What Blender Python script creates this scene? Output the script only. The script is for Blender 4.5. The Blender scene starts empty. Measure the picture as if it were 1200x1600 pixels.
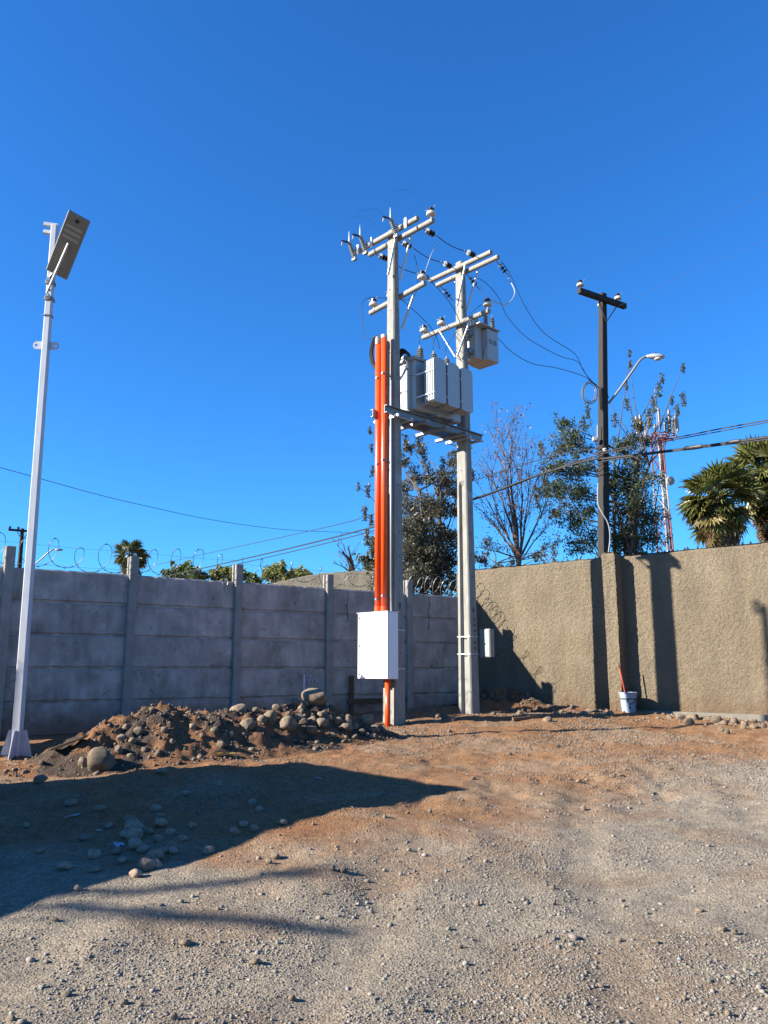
import bpy, bmesh, math, random
import numpy as np
from mathutils import Vector, Matrix

random.seed(7)
rng = np.random.default_rng(11)
C = bpy.context.scene.collection
scene = bpy.context.scene

# ------------------------------------------------------------------ camera
EYE = 1.5
F_PX = 1240.0                       # focal length in pixels of the 1200x1600 photograph
PITCH = math.atan(245.0 / F_PX)
cam_d = bpy.data.cameras.new('camera')
cam = bpy.data.objects.new('camera', cam_d)
C.objects.link(cam)
cam.location = (0, 0, EYE)
cam.rotation_euler = (math.pi / 2 + PITCH, 0, 0)
cam_d.sensor_fit = 'VERTICAL'
cam_d.sensor_height = 24.0
cam_d.lens = 24.0 * F_PX / 1600.0
cam_d.clip_start = 0.05
cam_d.clip_end = 3000
scene.camera = cam

# ------------------------------------------------------------------ sky and sun
SUN_EL = math.radians(24.8)
SUN_AZ = math.radians(14.0)         # light travels towards +x, turned 14 degrees towards +y
sun_from = Vector((-math.cos(SUN_AZ) * math.cos(SUN_EL), -math.sin(SUN_AZ) * math.cos(SUN_EL), math.sin(SUN_EL)))
world = bpy.data.worlds.new('World')
scene.world = world
world.use_nodes = True
wn = world.node_tree
wn.nodes.clear()
sky = wn.nodes.new('ShaderNodeTexSky')
sky.sky_type = 'NISHITA'
sky.sun_disc = False
sky.sun_elevation = SUN_EL
sky.sun_rotation = math.atan2(sun_from.x, sun_from.y)
sky.altitude = 600
sky.air_density = 1.15
sky.dust_density = 0.1
sky.ozone_density = 4.0
hsv = wn.nodes.new('ShaderNodeHueSaturation')
hsv.inputs['Hue'].default_value = 0.5
hsv.inputs['Saturation'].default_value = 1.08
hsv.inputs['Value'].default_value = 1.0
bgn = wn.nodes.new('ShaderNodeBackground')
bgn.inputs['Strength'].default_value = 0.081
wo = wn.nodes.new('ShaderNodeOutputWorld')
wn.links.new(sky.outputs[0], hsv.inputs['Color'])
tint = wn.nodes.new('ShaderNodeMix'); tint.data_type = 'RGBA'; tint.blend_type = 'MULTIPLY'; tint.inputs['Factor'].default_value = 1.0
tint.inputs['B'].default_value = (0.24, 0.635, 1.0, 1.0)          # the camera's cool, saturated rendering of the clear sky
wn.links.new(hsv.outputs[0], tint.inputs['A'])
wn.links.new(tint.outputs['Result'], bgn.inputs['Color'])
wn.links.new(bgn.outputs[0], wo.inputs['Surface'])

sd = bpy.data.lights.new('sun', 'SUN')
sd.energy = 5.0
sd.angle = math.radians(0.5)
sd.color = (1.0, 0.925, 0.80)
so = bpy.data.objects.new('sun', sd)
so.rotation_euler = (-sun_from).to_track_quat('-Z', 'Y').to_euler()
so.location = (-20, -5, 20)
C.objects.link(so)

scene.view_settings.view_transform = 'Standard'
scene.view_settings.look = 'None'
scene.view_settings.exposure = 1.65
scene.view_settings.gamma = 1.0
scene.view_settings.use_curve_mapping = False

# ------------------------------------------------------------------ helpers
CT, ST = math.cos(PITCH), math.sin(PITCH)

def at(px, py, Y):
    """world point seen at photo pixel (px,py) at forward distance Y (metres)"""
    a = (px - 600) / F_PX
    b = (800 - py) / F_PX
    dy = CT - b * ST
    dz = ST + b * CT
    return Vector((a / dy * Y, Y, dz / dy * Y + EYE))

def hash2(ix, iy, seed):
    h = (ix.astype(np.int64) * 374761393 + iy.astype(np.int64) * 668265263 + seed * 1442695041) & 0x7fffffff
    h = ((h ^ (h >> 13)) * 1274126177) & 0x7fffffff
    h = h ^ (h >> 16)
    return (h & 0xffffff) / float(0xffffff)

def vnoise(x, y, seed=0):
    x = np.asarray(x, float); y = np.asarray(y, float)
    ix = np.floor(x); iy = np.floor(y)
    fx = x - ix; fy = y - iy
    fx = fx * fx * (3 - 2 * fx); fy = fy * fy * (3 - 2 * fy)
    a = hash2(ix, iy, seed); b = hash2(ix + 1, iy, seed)
    c = hash2(ix, iy + 1, seed); d = hash2(ix + 1, iy + 1, seed)
    return (a * (1 - fx) + b * fx) * (1 - fy) + (c * (1 - fx) + d * fx) * fy

def fbm(x, y, oct=4, seed=0):
    s = 0; amp = 0.5; f = 1.0
    for i in range(oct):
        s = s + amp * vnoise(np.asarray(x) * f, np.asarray(y) * f, seed + i * 17)
        amp *= 0.5; f *= 2.03
    return s / (1 - 0.5 ** oct)

def sstep(a, b, x):
    t = np.clip((x - a) / (b - a), 0, 1)
    return t * t * (3 - 2 * t)

# ---- materials
MATS = {}
ALBEDO = {'white_enamel': 0.86, 'leaf': 1.0, 'gravel_stone': 1.0, 'black_paint': 1.0, 'black_rubber': 1.0, 'grey_porcelain': 0.85, 'pale_porcelain': 0.75, 'river_stone': 0.43, 'post_concrete': 0.62, 'pale_dusty_stone': 0.55, 'palm_green': 0.6, 'palm_yellow': 0.6, 'palm_dead': 0.7, 'dark_pole_wood': 0.28, 'transformer_paint': 0.54, 'white_pole_paint': 0.62, 'galvanised_steel': 0.6, 'orange_pvc': 0.85, 'blue_white_chalk': 0.8, 'grey_chalk': 0.8}   # exposure is set for the sunlit yard
def mat(name, col, rough=0.7, var=0.0, scale=8.0, col2=None, bump=0.0, bscale=60.0, metal=0.0, spec=0.5,
        attr=None, transl=0.0, objrand=0.0, detail=6.0, stretch=None):
    if name in MATS:
        return MATS[name]
    k_ = ALBEDO.get(name, 0.47)
    col = tuple(c * k_ for c in col)
    if col2: col2 = tuple(c * k_ for c in col2)
    m = bpy.data.materials.new(name); m.use_nodes = True
    nt = m.node_tree; nd = nt.nodes; lk = nt.links
    p = nd['Principled BSDF']
    p.inputs['Roughness'].default_value = rough
    p.inputs['Metallic'].default_value = metal
    p.inputs['Specular IOR Level'].default_value = spec
    tc = nd.new('ShaderNodeTexCoord')
    vec = tc.outputs['Object']
    if stretch:
        mp = nd.new('ShaderNodeMapping'); mp.inputs['Scale'].default_value = stretch
        lk.new(vec, mp.inputs['Vector']); vec = mp.outputs[0]
    if objrand:
        oi = nd.new('ShaderNodeObjectInfo')
        mu = nd.new('ShaderNodeMath'); mu.operation = 'MULTIPLY'; mu.inputs[1].default_value = 57.0
        lk.new(oi.outputs['Random'], mu.inputs[0])
        ad = nd.new('ShaderNodeVectorMath'); ad.operation = 'ADD'
        lk.new(vec, ad.inputs[0]); lk.new(mu.outputs[0], ad.inputs[1]); vec = ad.outputs[0]
    base = None
    if attr:
        an = nd.new('ShaderNodeAttribute'); an.attribute_name = attr
        base = an.outputs['Color']
    if var > 0 or col2:
        n = nd.new('ShaderNodeTexNoise'); n.inputs['Scale'].default_value = scale; n.inputs['Detail'].default_value = detail
        n.inputs['Roughness'].default_value = 0.62
        lk.new(vec, n.inputs['Vector'])
        r = nd.new('ShaderNodeValToRGB')
        r.color_ramp.elements[0].position = 0.33; r.color_ramp.elements[1].position = 0.68
        c2 = col2 or tuple(min(1, c * (1 + var)) for c in col)
        c1 = col if col2 else tuple(c * (1 - var) for c in col)
        r.color_ramp.elements[0].color = (*c1, 1); r.color_ramp.elements[1].color = (*c2, 1)
        lk.new(n.outputs['Fac'], r.inputs['Fac'])
        out = r.outputs['Color']
        if base is not None:
            mx = nd.new('ShaderNodeMix'); mx.data_type = 'RGBA'; mx.blend_type = 'MULTIPLY'; mx.inputs['Factor'].default_value = 1
            lk.new(base, mx.inputs['A']); lk.new(out, mx.inputs['B']); out = mx.outputs['Result']
        base = out
    if objrand and base is not None:
        hs = nd.new('ShaderNodeHueSaturation')
        mr = nd.new('ShaderNodeMapRange'); mr.inputs['To Min'].default_value = 1 - objrand; mr.inputs['To Max'].default_value = 1 + objrand
        lk.new(oi.outputs['Random'], mr.inputs['Value']); lk.new(mr.outputs[0], hs.inputs['Value'])
        lk.new(base, hs.inputs['Color']); base = hs.outputs['Color']
    if base is not None:
        lk.new(base, p.inputs['Base Color'])
    else:
        p.inputs['Base Color'].default_value = (*col, 1)
    if bump > 0:
        n2 = nd.new('ShaderNodeTexNoise'); n2.inputs['Scale'].default_value = bscale; n2.inputs['Detail'].default_value = 5
        lk.new(vec, n2.inputs['Vector'])
        b = nd.new('ShaderNodeBump'); b.inputs['Strength'].default_value = min(1, bump); b.inputs['Distance'].default_value = 0.01 * max(1, bump)
        lk.new(n2.outputs['Fac'], b.inputs['Height']); lk.new(b.outputs[0], p.inputs['Normal'])
    if transl > 0:
        t = nd.new('ShaderNodeBsdfTranslucent')
        ms = nd.new('ShaderNodeMixShader'); ms.inputs[0].default_value = transl
        if base is not None: lk.new(base, t.inputs['Color'])
        else: t.inputs['Color'].default_value = (*col, 1)
        lk.new(p.outputs[0], ms.inputs[1]); lk.new(t.outputs[0], ms.inputs[2])
        lk.new(ms.outputs[0], nd['Material Output'].inputs['Surface'])
    MATS[name] = m
    return m

M_pole = mat('pole_concrete', (0.36, 0.35, 0.315), 0.85, scale=5, col2=(0.53, 0.52, 0.47), bump=0.4, bscale=60, stretch=(3, 3, 0.6))
M_arm = mat('arm_concrete', (0.40, 0.39, 0.355), 0.85, scale=7, col2=(0.52, 0.50, 0.45), bump=0.25, bscale=90)
M_galv = mat('galvanised_steel', (0.62, 0.64, 0.66), 0.42, scale=30, col2=(0.74, 0.75, 0.76), metal=0.35)
M_galvd = mat('dull_galvanised', (0.36, 0.37, 0.38), 0.5, scale=30, col2=(0.48, 0.49, 0.50), metal=0.5)
M_trafo = mat('transformer_paint', (0.56, 0.60, 0.62), 0.4, scale=4, col2=(0.60, 0.64, 0.66))
M_trafod = mat('transformer_underside', (0.30, 0.31, 0.30), 0.6, var=0.2, scale=10)
M_porc = mat('grey_porcelain', (0.22, 0.23, 0.23), 0.25, var=0.1, scale=10)
M_porcb = mat('brown_porcelain', (0.035, 0.025, 0.022), 0.2)
M_porcw = mat('pale_porcelain', (0.62, 0.61, 0.57), 0.25, var=0.05)
M_black = mat('black_rubber', (0.012, 0.012, 0.014), 0.5)
M_wire = mat('black_cable', (0.03, 0.03, 0.032), 0.6)
M_wireg = mat('bare_conductor', (0.16, 0.16, 0.17), 0.9, spec=0.05)
M_orange = mat('orange_pvc', (0.84, 0.078, 0.010), 0.34, scale=3, col2=(0.78, 0.095, 0.016))
M_white = mat('white_enamel', (0.80, 0.81, 0.82), 0.35, scale=3, col2=(0.84, 0.84, 0.84))
M_whitep = mat('white_pole_paint', (0.60, 0.63, 0.70), 0.45, scale=14, col2=(0.76, 0.77, 0.80), stretch=(1, 1, 0.25))
M_lum = mat('grey_lamp_housing', (0.34, 0.33, 0.29), 0.45, scale=5, col2=(0.38, 0.365, 0.32))
M_led = mat('led_strip', (0.62, 0.60, 0.52), 0.3)
M_slab = None
M_wood = mat('weathered_wood', (0.10, 0.055, 0.03), 0.85, scale=5, col2=(0.22, 0.13, 0.07), stretch=(1, 14, 14), bump=0.3, bscale=20)
M_plank = mat('plank_wood', (0.22, 0.12, 0.06), 0.85, scale=5, col2=(0.36, 0.21, 0.11), stretch=(1, 14, 14), bump=0.3, bscale=20)
M_dpole = mat('dark_pole_wood', (0.040, 0.032, 0.026), 0.85, scale=6, col2=(0.075, 0.06, 0.048), stretch=(6, 6, 0.5), bump=0.4, bscale=25)
M_dark = mat('dark_hole', (0.02, 0.02, 0.02), 0.9)
M_bark = mat('bark', (0.10, 0.075, 0.055), 0.9, scale=12, col2=(0.20, 0.16, 0.12), bump=0.5, bscale=30)
M_barkb = mat('pale_bark', (0.16, 0.11, 0.09), 0.9, scale=12, col2=(0.27, 0.20, 0.165), bump=0.5, bscale=30)
M_leaf = mat('leaf', (0.7, 0.7, 0.7), 0.5, attr='col', transl=0.4, var=0.15, scale=3)
M_stone = mat('river_stone', (0.22, 0.145, 0.085), 0.9, scale=2.2, col2=(0.50, 0.39, 0.28), bump=0.5, bscale=30, objrand=0.25)
M_gravel = mat('gravel_stone', (0.8, 0.8, 0.8), 0.9, attr='col', var=0.1, scale=40)
M_razor = mat('razor_steel', (0.20, 0.205, 0.21), 0.5, metal=0.5)
M_redp = mat('red_tower_paint', (0.36, 0.075, 0.05), 0.7)
M_whit2 = mat('white_tower_paint', (0.50, 0.48, 0.45), 0.7)

# ---- mesh building
class MB:
    def __init__(self):
        self.v = []; self.f = []
    def add(self, vs, fs):
        o = len(self.v)
        self.v.extend([tuple(p) for p in vs])
        self.f.extend([tuple(i + o for i in f) for f in fs])
        return self
    def box(self, c, s, R=None):
        c = Vector(c); h = Vector(s) * 0.5
        vs = []
        for dz in (-1, 1):
            for dx, dy in ((-1, -1), (1, -1), (1, 1), (-1, 1)):
                p = Vector((dx * h.x, dy * h.y, dz * h.z))
                if R is not None: p = R @ p
                vs.append(c + p)
        return self.add(vs, [(3, 2, 1, 0), (4, 5, 6, 7), (0, 1, 5, 4), (1, 2, 6, 5), (2, 3, 7, 6), (3, 0, 4, 7)])
    def bar(self, a, b, w, h, up=(0, 0, 1), w2=None, h2=None):
        a = Vector(a); b = Vector(b); d = (b - a).normalized()
        up = Vector(up)
        if abs(d.dot(up)) > 0.98: up = Vector((1, 0, 0))
        x = d.cross(up).normalized(); z = x.cross(d).normalized()
        w2 = w if w2 is None else w2; h2 = h if h2 is None else h2
        vs = []
        for p, ww, hh in ((a, w, h), (b, w2, h2)):
            for sx, sz in ((-1, -1), (1, -1), (1, 1), (-1, 1)):
                vs.append(p + x * (sx * ww / 2) + z * (sz * hh / 2))
        return self.add(vs, [(0, 1, 2, 3), (7, 6, 5, 4), (1, 0, 4, 5), (2, 1, 5, 6), (3, 2, 6, 7), (0, 3, 7, 4)])
    def tube(self, path, r, n=8, r2=None, caps=True):
        path = [Vector(p) for p in path]
        k = len(path)
        rs = [r + ((r2 if r2 is not None else r) - r) * i / max(1, k - 1) for i in range(k)] if not isinstance(r, (list, tuple)) else list(r)
        t0 = (path[1] - path[0]).normalized()
        x = t0.orthogonal().normalized()
        vs = []; fs = []
        for i, p in enumerate(path):
            if i == 0: t = path[1] - path[0]
            elif i == k - 1: t = path[-1] - path[-2]
            else: t = path[i + 1] - path[i - 1]
            if t.length < 1e-9: t = t0
            t = t.normalized()
            x = (x - t * x.dot(t))
            if x.length < 1e-6: x = t.orthogonal()
            x = x.normalized(); y = t.cross(x)
            for j in range(n):
                a = 2 * math.pi * j / n
                vs.append(p + (x * math.cos(a) + y * math.sin(a)) * rs[i])
        for i in range(k - 1):
            for j in range(n):
                j2 = (j + 1) % n
                fs.append((i * n + j, i * n + j2, (i + 1) * n + j2, (i + 1) * n + j))
        if caps:
            fs.append(tuple(reversed(range(n)))); fs.append(tuple(range((k - 1) * n, k * n)))
        return self.add(vs, fs)
    def lathe(self, prof, base, axis=(0, 0, 1), n=14):
        ax = Vector(axis).normalized(); x = ax.orthogonal().normalized(); y = ax.cross(x); b = Vector(base)
        vs = []; fs = []
        for r, h in prof:
            for j in range(n):
                a = 2 * math.pi * j / n
                vs.append(b + ax * h + (x * math.cos(a) + y * math.sin(a)) * max(r, 1e-4))
        k = len(prof)
        for i in range(k - 1):
            for j in range(n):
                j2 = (j + 1) % n
                fs.append((i * n + j, i * n + j2, (i + 1) * n + j2, (i + 1) * n + j))
        fs.append(tuple(reversed(range(n)))); fs.append(tuple(range((k - 1) * n, k * n)))
        return self.add(vs, fs)
    def prism(self, poly, a, b, ax='z'):
        n = len(poly)
        def P(u, v, w):
            return {'z': (u, v, w), 'y': (u, w, v), 'x': (w, u, v)}[ax]
        vs = [P(u, v, a) for u, v in poly] + [P(u, v, b) for u, v in poly]
        fs = [tuple(reversed(range(n))), tuple(range(n, 2 * n))]
        for i in range(n):
            j = (i + 1) % n
            fs.append((i, j, n + j, n + i))
        return self.add(vs, fs)
    def mesh(self, name, bevel=0.0, smooth=False, seg=1):
        me = bpy.data.meshes.new(name)
        me.from_pydata(self.v, [], self.f)
        bm = bmesh.new(); bm.from_mesh(me)
        bmesh.ops.recalc_face_normals(bm, faces=bm.faces[:])
        if bevel > 0:
            ed = [e for e in bm.edges if len(e.link_faces) == 2 and e.calc_face_angle(0) > 0.5]
            bmesh.ops.bevel(bm, geom=ed, offset=bevel, segments=seg, affect='EDGES', clamp_overlap=True)
        bm.to_mesh(me); bm.free()
        if smooth:
            me.polygons.foreach_set('use_smooth', [True] * len(me.polygons))
        me.update()
        return me
    def build(self, name, m, parent=None, bevel=0.0, smooth=False, loc=None):
        me = self.mesh(name, bevel, smooth)
        return obj(name, me, m, parent, loc)

def obj(name, me, m=None, parent=None, loc=None, rot=None):
    o = bpy.data.objects.new(name, me)
    if m is not None and me is not None and not me.materials:
        me.materials.append(m)
    C.objects.link(o)
    if parent is not None: o.parent = parent
    if loc is not None: o.location = loc
    if rot is not None: o.rotation_euler = rot
    return o

def tag(o, label, cat, group=None):
    o['label'] = label; o['category'] = cat
    if group: o['group'] = group
    return o

def thing(name, label, cat, loc=(0, 0, 0), rz=0.0, group=None):
    o = bpy.data.objects.new(name, None)
    o.empty_display_size = 0.2
    C.objects.link(o); o.location = loc; o.rotation_euler = (0, 0, rz)
    return tag(o, label, cat, group)

def struct(o):
    o['kind'] = 'structure'; return o

def np_mesh(name, verts, faces, cols=None, smooth=False):
    """verts (n,3), faces (m,k) all of the same size k"""
    me = bpy.data.meshes.new(name)
    verts = np.asarray(verts, np.float32); faces = np.asarray(faces, np.int32)
    m, k = faces.shape
    me.vertices.add(len(verts)); me.vertices.foreach_set('co', verts.ravel())
    me.loops.add(m * k); me.loops.foreach_set('vertex_index', faces.ravel())
    me.polygons.add(m)
    me.polygons.foreach_set('loop_start', np.arange(0, m * k, k, dtype=np.int32))
    me.polygons.foreach_set('loop_total', np.full(m, k, np.int32))
    if smooth: me.polygons.foreach_set('use_smooth', np.ones(m, bool))
    me.update(calc_edges=True)
    if cols is not None:
        a = me.color_attributes.new('col', 'FLOAT_COLOR', 'POINT')
        c4 = np.ones((len(verts), 4), np.float32); c4[:, :3] = cols
        a.data.foreach_set('color', c4.ravel())
    return me

def text_mesh(name, body, size, m, parent, loc, rot, extrude=0.001, align='LEFT', sx=1.0):
    cu = bpy.data.curves.new(name, 'FONT'); cu.body = body; cu.size = size; cu.extrude = extrude; cu.align_x = align
    tmp = bpy.data.objects.new('tmp', cu)
    me = bpy.data.meshes.new_from_object(tmp)
    bpy.data.objects.remove(tmp); bpy.data.curves.remove(cu)
    me.name = name
    me.materials.clear()
    o = obj(name, me, m, parent, loc, rot)
    o.scale = (sx, 1, 1)
    return o

# ------------------------------------------------------------------ ground
MOUNDS = [  # x, y, sx, sy, rotation, height
    (-3.15, 10.95, 0.75, 0.62, 0.3, 0.50),
    (-3.9, 10.5, 0.6, 0.5, 0.3, 0.22),
    (-2.2, 11.4, 0.8, 0.55, 0.4, 0.36),
    (-1.35, 12.0, 0.75, 0.5, 0.4, 0.44),
    (-0.65, 12.35, 0.6, 0.45, 0.4, 0.26),
]
MOUNDS2 = [(2.45, 16.85, 0.75, 0.5, -0.7, 0.36), (2.0, 16.2, 0.5, 0.4, 0.3, 0.14), (3.5, 15.6, 0.8, 0.3, -0.7, 0.13)]

def track(x, y):
    """1 inside the worn wheel tracks"""
    w = 0
    for x0, k, q in ((1.15, 0.10, 0.020), (2.75, 0.10, 0.020), (-1.9, 0.22, -0.012), (-0.3, 0.22, -0.012)):
        xc = x0 + k * (y - 4) + q * (y - 4) ** 2
        w = np.maximum(w, np.exp(-((x - xc) / 0.17) ** 4))
    return w * (1 - sstep(8, 11, y))

def ground_z(x, y):
    x = np.asarray(x, float); y = np.asarray(y, float)
    yy = np.clip(y, 4, 17.0)
    z = 0.055 * (yy - 4) + 0.012 * np.clip(x, -7, 7) * sstep(4, 10, y)
    z = z + 0.06 * np.exp(-(((x - 2.0) / 2.6) ** 2 + ((y - 14.3) / 1.5) ** 2))
    z = z + 0.09 * np.exp(-(((x + 0.6) / 1.3) ** 2 + ((y - 7.2) / 0.8) ** 2))
    near = np.exp(-((y - 9) / 9.0) ** 2)
    z = z - 0.016 * track(x, y) * (0.6 + 0.8 * fbm(x * 2, y * 2, 2, 77))
    z = z + near * ((fbm(x * 0.7, y * 0.7, 3, 3) - 0.5) * 0.13 + (fbm(x * 2.6, y * 2.6, 4, 9) - 0.5) * 0.075)
    rough = sstep(6.0, 8.5, y) * near
    z = z + rough * (fbm(x * 7, y * 7, 3, 21) - 0.5) * 0.05 + near * (fbm(x * 11, y * 11, 2, 5) - 0.5) * 0.012
    return z

def mound_h(x, y, lst):
    x = np.asarray(x, float); y = np.asarray(y, float)
    h = np.zeros_like(x)
    for cx, cy, sx, sy, a, hh in lst:
        dx = x - cx; dy = y - cy
        u = dx * math.cos(a) + dy * math.sin(a); v = -dx * math.sin(a) + dy * math.cos(a)
        h = h + hh * np.exp(-0.5 * ((u / sx) ** 2 + (v / sy) ** 2) * 1.6)
    n = (fbm(x * 3, y * 3, 4, 41) - 0.5) * 0.22 + (fbm(x * 9, y * 9, 3, 43) - 0.5) * 0.17
    return h + n * sstep(0.03, 0.3, h) - 0.045

def surf_z(x, y):
    x = np.asarray(x, float); y = np.asarray(y, float)
    g = ground_z(x, y)
    return g + np.maximum(0, np.maximum(mound_h(x, y, MOUNDS), mound_h(x, y, MOUNDS2)))

def axis_pts(lo, hi, step, far_lo, far_hi, n=26):
    core = np.arange(lo, hi + step / 2, step)
    def ext(d):
        t = np.linspace(0, 1, n + 1)[1:]
        return step * n * t + (d - step * n) * t ** 4
    left = (lo - ext(lo - far_lo))[::-1]; right = hi + ext(far_hi - hi)
    return np.concatenate([left, core, right])

xs = axis_pts(-8.5, 8.0, 0.045, -700, 700)
ys = axis_pts(2.4, 18.8, 0.045, -300, 1200)
GX, GY = np.meshgrid(xs, ys)
GZ = ground_z(GX, GY)
gv = np.stack([GX.ravel(), GY.ravel(), GZ.ravel()], 1)
nx, ny = len(xs), len(ys)
idx = np.arange(nx * ny).reshape(ny, nx)
gf = np.stack([idx[:-1, :-1].ravel(), idx[:-1, 1:].ravel(), idx[1:, 1:].ravel(), idx[1:, :-1].ravel()], 1)

def soil_mask(x, y):
    """1 = reddish brown soil, 0 = grey crushed gravel"""
    yb = 5.9 + 0.75 * np.clip(x, 0, 5) - 0.15 * np.clip(x, -4, 0)
    v = y - yb + (fbm(x * 0.8, y * 0.8, 4, 61) - 0.5) * 3.4 + (fbm(x * 3.2, y * 3.2, 3, 67) - 0.5) * 1.2
    m = sstep(-0.9, 0.9, v)
    g = np.exp(-(((x - 4.4) / 1.4) ** 2 + ((y - 9.0) / 1.1) ** 2)) * 1.1
    return np.clip(m - g * (0.5 + fbm(x * 2, y * 2, 3, 71)), 0, 1)

sm = soil_mask(gv[:, 0], gv[:, 1])
brown = np.array([0.53, 0.30, 0.16]); grey = np.array([0.55, 0.47, 0.36])
rust = np.array([0.45, 0.20, 0.095]); pale = np.array([0.56, 0.40, 0.26])
nz = fbm(gv[:, 0] * 1.6, gv[:, 1] * 1.6, 4, 81)
nz2 = fbm(gv[:, 0] * 1.1 + 9, gv[:, 1] * 1.7, 4, 91)
bc = brown[None] + (rust - brown)[None] * sstep(0.55, 0.72, nz)[:, None] * 0.45
bc = bc + (pale - bc) * (sstep(0.50, 0.66, nz2) * 0.75)[:, None]
gc = grey[None] * (0.88 + 0.24 * nz)[:, None]
gc = gc + (np.array([0.45, 0.33, 0.23]) - gc) * (sstep(0.52, 0.68, nz2) * 0.65)[:, None]
gcol = gc + (bc - gc) * sm[:, None]
gcol = gcol * 0.47
ground_me = np_mesh('ground', gv, gf, gcol, smooth=True)

def ground_material():
    m = bpy.data.materials.new('dirt_and_gravel'); m.use_nodes = True
    nt = m.node_tree; nd = nt.nodes; lk = nt.links
    p = nd['Principled BSDF']; p.inputs['Roughness'].default_value = 0.95; p.inputs['Specular IOR Level'].default_value = 0.081
    tc = nd.new('ShaderNodeTexCoord')
    an = nd.new('ShaderNodeAttribute'); an.attribute_name = 'col'
    def noise(s, d=6, r=0.6):
        n = nd.new('ShaderNodeTexNoise'); n.inputs['Scale'].default_value = s; n.inputs['Detail'].default_value = d; n.inputs['Roughness'].default_value = r
        lk.new(tc.outputs['Object'], n.inputs['Vector']); return n
    n1 = noise(14, 8, 0.7)
    r1 = nd.new('ShaderNodeValToRGB'); r1.color_ramp.elements[0].position = 0.3; r1.color_ramp.elements[1].position = 0.7
    r1.color_ramp.elements[0].color = (0.66, 0.66, 0.68, 1); r1.color_ramp.elements[1].color = (1.15, 1.13, 1.08, 1)
    lk.new(n1.outputs['Fac'], r1.inputs['Fac'])
    vo = nd.new('ShaderNodeTexVoronoi'); vo.inputs['Scale'].default_value = 75
    lk.new(tc.outputs['Object'], vo.inputs['Vector'])
    r2 = nd.new('ShaderNodeValToRGB')
    r2.color_ramp.elements[0].color = (0.62, 0.62, 0.63, 1); r2.color_ramp.elements[1].color = (1.2, 1.18, 1.15, 1)
    sp = nd.new('ShaderNodeSeparateColor'); lk.new(vo.outputs['Color'], sp.inputs[0]); lk.new(sp.outputs[0], r2.inputs['Fac'])
    def mul(a, b, f=1.0):
        x = nd.new('ShaderNodeMix'); x.data_type = 'RGBA'; x.blend_type = 'MULTIPLY'; x.inputs['Factor'].default_value = f
        lk.new(a, x.inputs['A']); lk.new(b, x.inputs['B']); return x.outputs['Result']
    c = mul(mul(an.outputs['Color'], r1.outputs[0]), r2.outputs[0], 0.8)
    lk.new(c, p.inputs['Base Color'])
    nb = noise(45, 8, 0.7)
    b1 = nd.new('ShaderNodeBump'); b1.inputs['Strength'].default_value = 0.7; b1.inputs['Distance'].default_value = 0.02
    lk.new(nb.outputs['Fac'], b1.inputs['Height'])
    b2 = nd.new('ShaderNodeBump'); b2.inputs['Strength'].default_value = 0.7; b2.inputs['Distance'].default_value = 0.008; b2.invert = True
    lk.new(vo.outputs['Distance'], b2.inputs['Height']); lk.new(b1.outputs[0], b2.inputs['Normal'])
    lk.new(b2.outputs[0], p.inputs['Normal'])
    return m
M_ground = ground_material()
struct(obj('ground', ground_me, M_ground))

def mound(name, lst, label, x0, x1, y0, y1, step=0.03, dark=0.0):
    x_ = np.arange(x0, x1, step); y_ = np.arange(y0, y1, step)
    X, Y = np.meshgrid(x_, y_)
    h = mound_h(X, Y, lst)
    Z = ground_z(X, Y) + np.maximum(h, -0.04)
    v = np.stack([X.ravel(), Y.ravel(), Z.ravel()], 1)
    id_ = np.arange(len(x_) * len(y_)).reshape(len(y_), len(x_))
    f = np.stack([id_[:-1, :-1].ravel(), id_[:-1, 1:].ravel(), id_[1:, 1:].ravel(), id_[1:, :-1].ravel()], 1)
    hh = h.ravel()
    keep = hh[f].max(1) > -0.02
    f = f[keep]
    used = np.unique(f); remap = -np.ones(len(v), int); remap[used] = np.arange(len(used))
    v = v[used]; f = remap[f]
    n = fbm(v[:, 0] * 3, v[:, 1] * 3, 4, 33)
    col = np.array([0.40, 0.21, 0.115])[None] + (np.array([0.16, 0.12, 0.095]) - np.array([0.40, 0.21, 0.115]))[None] * (sstep(0.48 - dark, 0.60 - dark, n))[:, None]
    o = obj(name, np_mesh(name, v, f, col * 0.46, True), M_ground)
    return tag(o, label, 'soil mound')

mound('soil_mound', MOUNDS, 'long heap of brown and dark earth with stones along the slab fence', -5.8, 1.2, 9.0, 14.0)
mound('soil_mound', MOUNDS2, 'low dark soil heap in the shaded corner beside the stucco wall', 0.6, 5.8, 14.2, 18.2)

# ------------------------------------------------------------------ gravel, uncountable
def icosa(sub=0):
    bm = bmesh.new(); bmesh.ops.create_icosphere(bm, subdivisions=sub + 1 if sub else 1, radius=1.0)
    v = np.array([q.co[:] for q in bm.verts]); f = np.array([[w.index for w in q.verts] for q in bm.faces]); bm.free()
    return v, f
IV, IF = icosa(0)

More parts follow.
